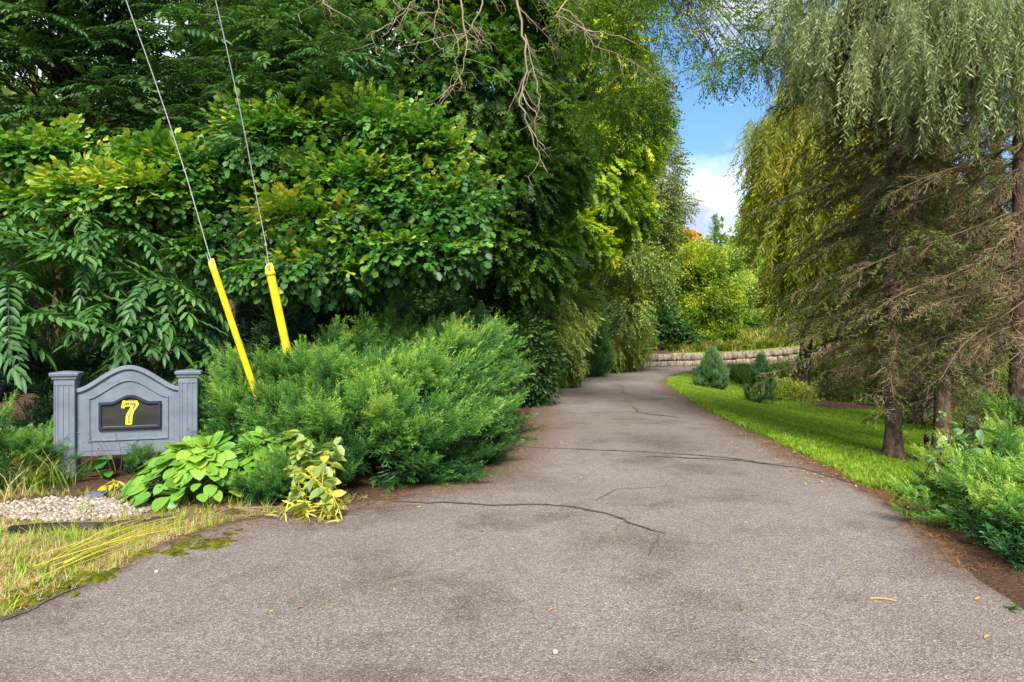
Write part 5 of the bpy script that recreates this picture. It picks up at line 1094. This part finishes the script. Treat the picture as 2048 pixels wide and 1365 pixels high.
# left verge
n = 30000; x = U(-7.5, -1.4, n); y = U(3.2, 6.7, n); pt = np.stack([x, y], -1); _, dl_, dr_, in_, lf = Hfull(x, y)
gravel = (np.hypot((x + 3.92) / .66, (y - 6.10) / .36) < 1); gb_ = (y < 5.72 + .18 * (x + 3.6) * .3 + .12 * snoise(np.stack([x, y, 0 * x], -1), 1.5, 2)); bedline = 5.24 + .30 * (x + 3.9)
k = ~in_ & (dl_ > .04) & (~gravel | (rng.random(n) < .14)) & ((y < bedline) | (rng.random(n) < .20)) & (rng.random(n) < .55 + .5 * snoise(np.stack([x, y, 0 * x], -1), 2.2, 4) + .25)
grass('verge_grass', 'dry and green grass on the verge left of the pavement', pt[k], (.035, .085), M_DRY, .72, .24, [blade(s, .06, 1.1) for s in (6, 7, 8)], extra=-.30 * np.clip(snoise(np.stack([x, y, 0 * x], -1), 1.7, 6), 0, 1)[k] + .22 * (dl_[k] < .35))
grass('verge_weeds', 'tufts of taller fresh green grass in the dry verge', pt[k][rng.random(k.sum()) < .05], (.08, .16), M_LAWN, .65, .15, [blade(s, .05, .6) for s in (6, 7)])
# tall weeds by the left post
x = rng.normal(-5.05, .20, 60); y = rng.normal(6.9, .15, 60)
grass('tall_weeds', 'tall wispy grass weeds in front of the left post of the sign', np.stack([x, y], -1), (.25, .55), M_DRY, .22, .2, [blade(s, .030, .9) for s in (9, 10)])
x = rng.normal(-5.5, .35, 110); y = rng.normal(6.55, .2, 110)
grass('straw_weeds', 'pale straw coloured weeds at the left edge of the juniper clump', np.stack([x, y], -1), (.2, .42), M_DRY, .75, .2, [blade(s, .03, 1.0) for s in (11, 12)])
# grass on the bank above the wall
n = 26000; x = U(9, 34, n); y = U(42, 62, n); pt = np.stack([x, y], -1); _, dl_, dr_, in_, lf = Hfull(x, y); k = lf & (dl_ > .9)
grass('bank_grass', 'long pale grass on the bank above the stone wall', pt[k], (.3, .75), M_DRY, .34, .18, [blade(s, .16, .7) for s in (13, 14)])
n = 9000; x = U(9, 34, n); y = U(24, 39, n); pt = np.stack([x, y], -1); _, dl_, dr_, in_, lf = Hfull(x, y); k = ~lf & ~in_ & (dr_ < 12) & (dr_ > .3)
grass('rough_grass', 'rough grass and ground cover between the lawn and the far driveway', pt[k], (.25, .5), M_DRY, .12, .16, [blade(s, .14, .7) for s in (15, 16)])

# ------------------------------------------------------------------ gravel, edging, moss, litter
MGRAV = leafmat('gravel_stone', [(0, (.12, .09, .065)), (.5, (.29, .235, .185)), (1, (.52, .46, .39))], 0, .2, 5., .6, .03)
n = 2600; a = U(0, 6.28, n); r_ = rng.random(n) ** .5; x = -3.92 + .68 * r_ * np.cos(a); y = 6.10 + .35 * r_ * np.sin(a); k = ~inroad(np.stack([x, y], -1)); x, y = x[k], y[k]; n = len(x)
cube = Tmp([(sx_ * (.5 if sz_ < 0 else .32), sy_ * (.42 if sz_ < 0 else .3), sz_ * .3) for sx_ in (-1, 1) for sy_ in (-1, 1) for sz_ in (-1, 1)], [(0, 1, 3, 2), (4, 6, 7, 5), (0, 4, 5, 1), (2, 3, 7, 6), (0, 2, 6, 4), (1, 5, 7, 3)], [-.1, .1, -.1, .1, -.1, .1, -.1, .1])
g = Geo(); inst(g, cube, np.stack([x, y, H(x, y) + U(.0, .022, n)], -1), randrot(n, rng.normal(size=(n, 3)), .4, .1), U(.018, .046, n), .5 + rng.normal(0, .25, n)); tag(g.build('gravel', MGRAV), 'patch of pale crushed stone gravel in front of the sign', 'gravel', None, 'stuff')
MTIM = solid('black_timber', (.012, .010, .009), (.06, .048, .04), 9, .9, .9, 30, 7, stretch=(.25, 1, 1), dist=.01)
te = empty('timber_edging', gz(-3.6, 5.62), 'weathered dark timber edging between the gravel bed and the dry grass', 'edging')
pa = [G(*q) for q in ((20, 1068), (110, 1064), (200, 1062), (290, 1055), (345, 1046))]; g = Geo()
for a_, b_ in zip(pa[:-1], pa[1:]):
    d = nrm((b_ - a_) * (1, 1, 0)); s = np.array([-d[1], d[0], 0]); V = []
    for t_ in np.linspace(0, 1, 7):
        c = a_ + (b_ - a_) * t_; c[2] = h1(c[0], c[1]); w_ = .038 + rng.normal(0, .003); hh = .055 + rng.normal(0, .004); V += [c - s * w_ - (0, 0, .03), c - s * w_ * .9 + (0, 0, hh), c + s * w_ * .9 + (0, 0, hh), c + s * w_ - (0, 0, .03)]
    F = [(4 * i + j, 4 * i + (j + 1) % 4, 4 * i + 4 + (j + 1) % 4, 4 * i + 4 + j) for i in range(6) for j in range(4)] + [(0, 1, 2, 3), (27, 26, 25, 24)]
    g.add(V, np.array(F))
g.build('timber', MTIM, te)
# moss on the asphalt: low cushions
MMOSS = leafmat('moss', [(0, (.03, .038, .004)), (.5, (.085, .10, .006)), (.75, (.15, .14, .008)), (1, (.17, .07, .01))], .1, .55, 9., .7, .01)
g = Geo(); sp = []
def mosspatch(px, py, rx, ry, n):
    for _ in range(n):
        a = U(0, 6.28); r = rng.random() ** .5; q = (px + rx * r * math.cos(a), py + ry * r * math.sin(a) + (-ry * .0)); sp.append(q)
for q in ((395, 1106, 60, 10, 60), (350, 1122, 26, 6, 30), (440, 1097, 30, 5, 30), (460, 1083, 14, 4, 14), (385, 1088, 22, 5, 14), (290, 1122, 24, 5, 22), (200, 1172, 28, 10, 48), (70, 1195, 66, 9, 70), (130, 1175, 60, 8, 55), (40, 1215, 38, 7, 40), (170, 1160, 30, 5, 25), (415, 1070, 14, 3, 5), (432, 1064, 6, 2, 4), (478, 1075, 5, 2, 3), (230, 1160, 8, 4, 6), (150, 1210, 6, 2, 4)): mosspatch(*q[:4], int(q[4] * 1.7))
for px, py in sp:
    py = py - .20 * (px - 100) * 0; p = G(px, py); r = U(.008, .028); m = 9; V = [(p[0], p[1], max(p[2], 0) + .004 + r * .24)]
    z0_ = (Z0(p[0], p[1]) if True else 0)
    for rr, zz_ in ((.6, .18), (1., -.12)):
        for k in range(m): a = 6.283 * k / m; V.append((p[0] + math.cos(a) * r * rr * U(.8, 1.2), p[1] + math.sin(a) * r * rr * U(.8, 1.2) * 1.2, z0_ + .004 + r * zz_))
    F = [(0, 1 + k, 1 + (k + 1) % m) for k in range(m)]; F2 = [(1 + k, 1 + m + k, 1 + m + (k + 1) % m, 1 + (k + 1) % m) for k in range(m)]
    g.add(V, F + F2, U(.2, .8))
mo = g.build('moss', MMOSS, None, True); tag(mo, 'olive green moss cushions along the left edge of the pavement', 'moss', None, 'stuff')
# needles and small leaves lying on the pavement edges
def lay(x, y, size, tm, mat, name, label, tint, tj=.2, cat='litter', lift=.012, tilt=.15):
    m = len(x); z = np.where(inroad(np.stack([x, y], -1)), Z0(x, y), H(x, y)) + lift * rng.random(m) + .004; a = U(0, 6.28, m); D = np.stack([np.cos(a), np.sin(a), rng.normal(0, tilt, m)], -1)
    g = Geo(); inst(g, tm, np.stack([x, y, z], -1), basis(nrm(D), nrm(np.array([0, 0, 1.]) + rng.normal(0, tilt, (m, 3)))), U(*size, m), tint + rng.normal(0, tj, m)); return tag(g.build(name, mat), label, cat, None, 'stuff')
M_LIT = leafmat('litter', [(0, (.05, .026, .015)), (.5, (.18, .09, .045)), (1, (.40, .22, .10))], 0, .3, 6., .6, .02)
M_FALL = leafmat('fallen_leaves', [(0, (.16, .08, .03)), (.5, (.40, .24, .06)), (1, (.70, .52, .12))], .1, .3, 6., .5, .04)
NEED = Tmp([(-.02, 0, 0), (.02, 0, 0), (.015, 1, .05), (-.015, 1, .05)], [(0, 1, 2, 3)], [0] * 4)
k = rng.integers(48, 100, 9000); q = CRgt[k] + (CRgt[k + 1] - CRgt[k]) * rng.random((9000, 1)); off = rng.gamma(1.5, .14, 9000) * np.where(q[:, 1] > 8, 1., .6); sgn = np.where((q[:, 1] < 7.5), np.where(rng.random(9000) < .6, 1.8, -.5), -1); q = q + np.stack([off * sgn, 0 * off], -1)
lay(q[:, 0], q[:, 1], (.03, .08), NEED, M_LIT, 'needle_litter', 'brown conifer needles scattered along the right edge of the pavement', .5)
k = rng.integers(56, 124, 9000); q = CLft[k] + (CLft[k + 1] - CLft[k]) * rng.random((9000, 1)); q = q + np.stack([rng.gamma(1.4, .16, 9000) * np.where(rng.random(9000) < .6, 1, -1), -rng.gamma(1.2, .09, 9000)], -1)
lay(q[:, 0], q[:, 1], (.03, .08), NEED, M_LIT, 'needle_litter', 'brown conifer needles under the edge of the left hand junipers', .45)
d = U(2.5, 22, 300); x = U(-.45, .62, 300) * d; k = inroad(np.stack([x, d], -1)); x, y = x[k], d[k]
k = rng.random(len(x)) < .5; lay(x[k], y[k], (.02, .05), OVATE, M_FALL, 'fallen_leaves', 'small fallen leaves dotted over the pavement', .5, .25, 'leaves', .004)
k = rng.integers(60, 125, 800); q = CRgt[k] + np.stack([rng.normal(-.15, .28, 800), rng.normal(0, .1, 800)], -1); k = q[:, 1] > 7
lay(q[k, 0], q[k, 1], (.02, .045), OVATE, M_FALL, 'edge_leaves', 'pale fallen leaves along the edge between the lawn and the pavement', .55, .25, 'leaves', .02)
k = rng.random(700); x = 6.0 + rng.normal(0, .45, 700); y = 10.55 + rng.normal(0, .33, 700); lay(x, y, (.03, .07), NEED, M_LIT, 'trunk_litter', 'ring of brown needles round the foot of the lawn spruce', .5)
# cut stalks lying on the verge
g = Geo()
for q in range(16):
    s = G(U(60, 160), U(1120, 1190)); e = G(U(250, 380), U(1055, 1085)); s[2] += .06; e[2] += .08; tube(g, arc(s, e, (0, 0, U(0, .05)), 8), np.linspace(.004, .0025, 8), 4, t=U(.2, .8))
tag(g.build('cut_stalks', M_STALK), 'long cut yellow green stalks lying across the dry verge', 'stalks', None, 'stuff')
# twigs raked under the low juniper
g = Geo()
for q in range(40):
    s = G(U(420, 640), U(1028, 1050)); s[2] += U(.01, .05); a = rng.normal(0, .35); L = U(.15, .5); e = s + np.array([math.cos(a) * L, math.sin(a) * L * .5, U(-.01, .03)]); tube(g, arc(s, e, (0, 0, U(0, .03)), 5), np.linspace(.004, .002, 5), 4, t=U(.1, .7))
tag(g.build('raked_twigs', MTWIG), 'reddish dead twigs gathered at the pavement edge under the low juniper', 'twigs', None, 'stuff')
# a few single things on the asphalt
def lone(name, label, cat, px, py, build):
    p = G(px, py); p[2] = Z0(p[0], p[1]) + .004; g = Geo(); m = build(g, p); return tag(g.build(name, m), label, cat)
def leafclump(g, p):
    D = rng.normal(size=(7, 3)) * (1, 1, .3) + (0, 0, .2); inst(g, OVATE, np.repeat(p[None], 7, 0) + rng.normal(0, .012, (7, 3)) * (1, 1, 0) + (0, 0, .012), randrot(7, D, .4, .1), U(.04, .07, 7), np.full(7, .3)); return M_ROUND
lone('leaf_clump', 'dark green clump of torn leaves on the pavement at the lower right', 'leaves', 2030, 1246, leafclump)
def straw(g, p): tube(g, arc(p + (-.07, .02, .003), p + (.06, -.02, .004), (0, .01, .004), 5), [.0028] * 5, 5, t=.9); return M_FALL
lone('straw', 'single yellow straw lying on the pavement at the lower right', 'straw', 1768, 1222, straw)
def dryleaf(g, p): inst(g, leaf(.5, .3, -.2), p[None], basis(np.array([[1, .3, .1]]), np.array([[0, 0, 1.]])), np.array([.045]), np.array([.5])); return M_FALL
lone('dry_leaf', 'curled orange brown leaf on the pavement, lowest of the leaves at the right', 'leaf', 1968, 1301, dryleaf)
lone('dry_leaf', 'curled tan leaf on the pavement left of the dark leaf clump', 'leaf', 1950, 1222, dryleaf)
def pebble(g, p): inst(g, cube, p[None] + (0, 0, .006), basis(np.array([[1, .3, 0]]), np.array([[0, 0, 1.]])), np.array([.028]), np.array([.9])); return MGRAV
lone('pebble', 'small white stone on the pavement at the bottom centre', 'pebble', 1110, 1332, pebble)
lone('pebble', 'flat white stone on the pavement below the moss', 'pebble', 313, 1164, pebble)
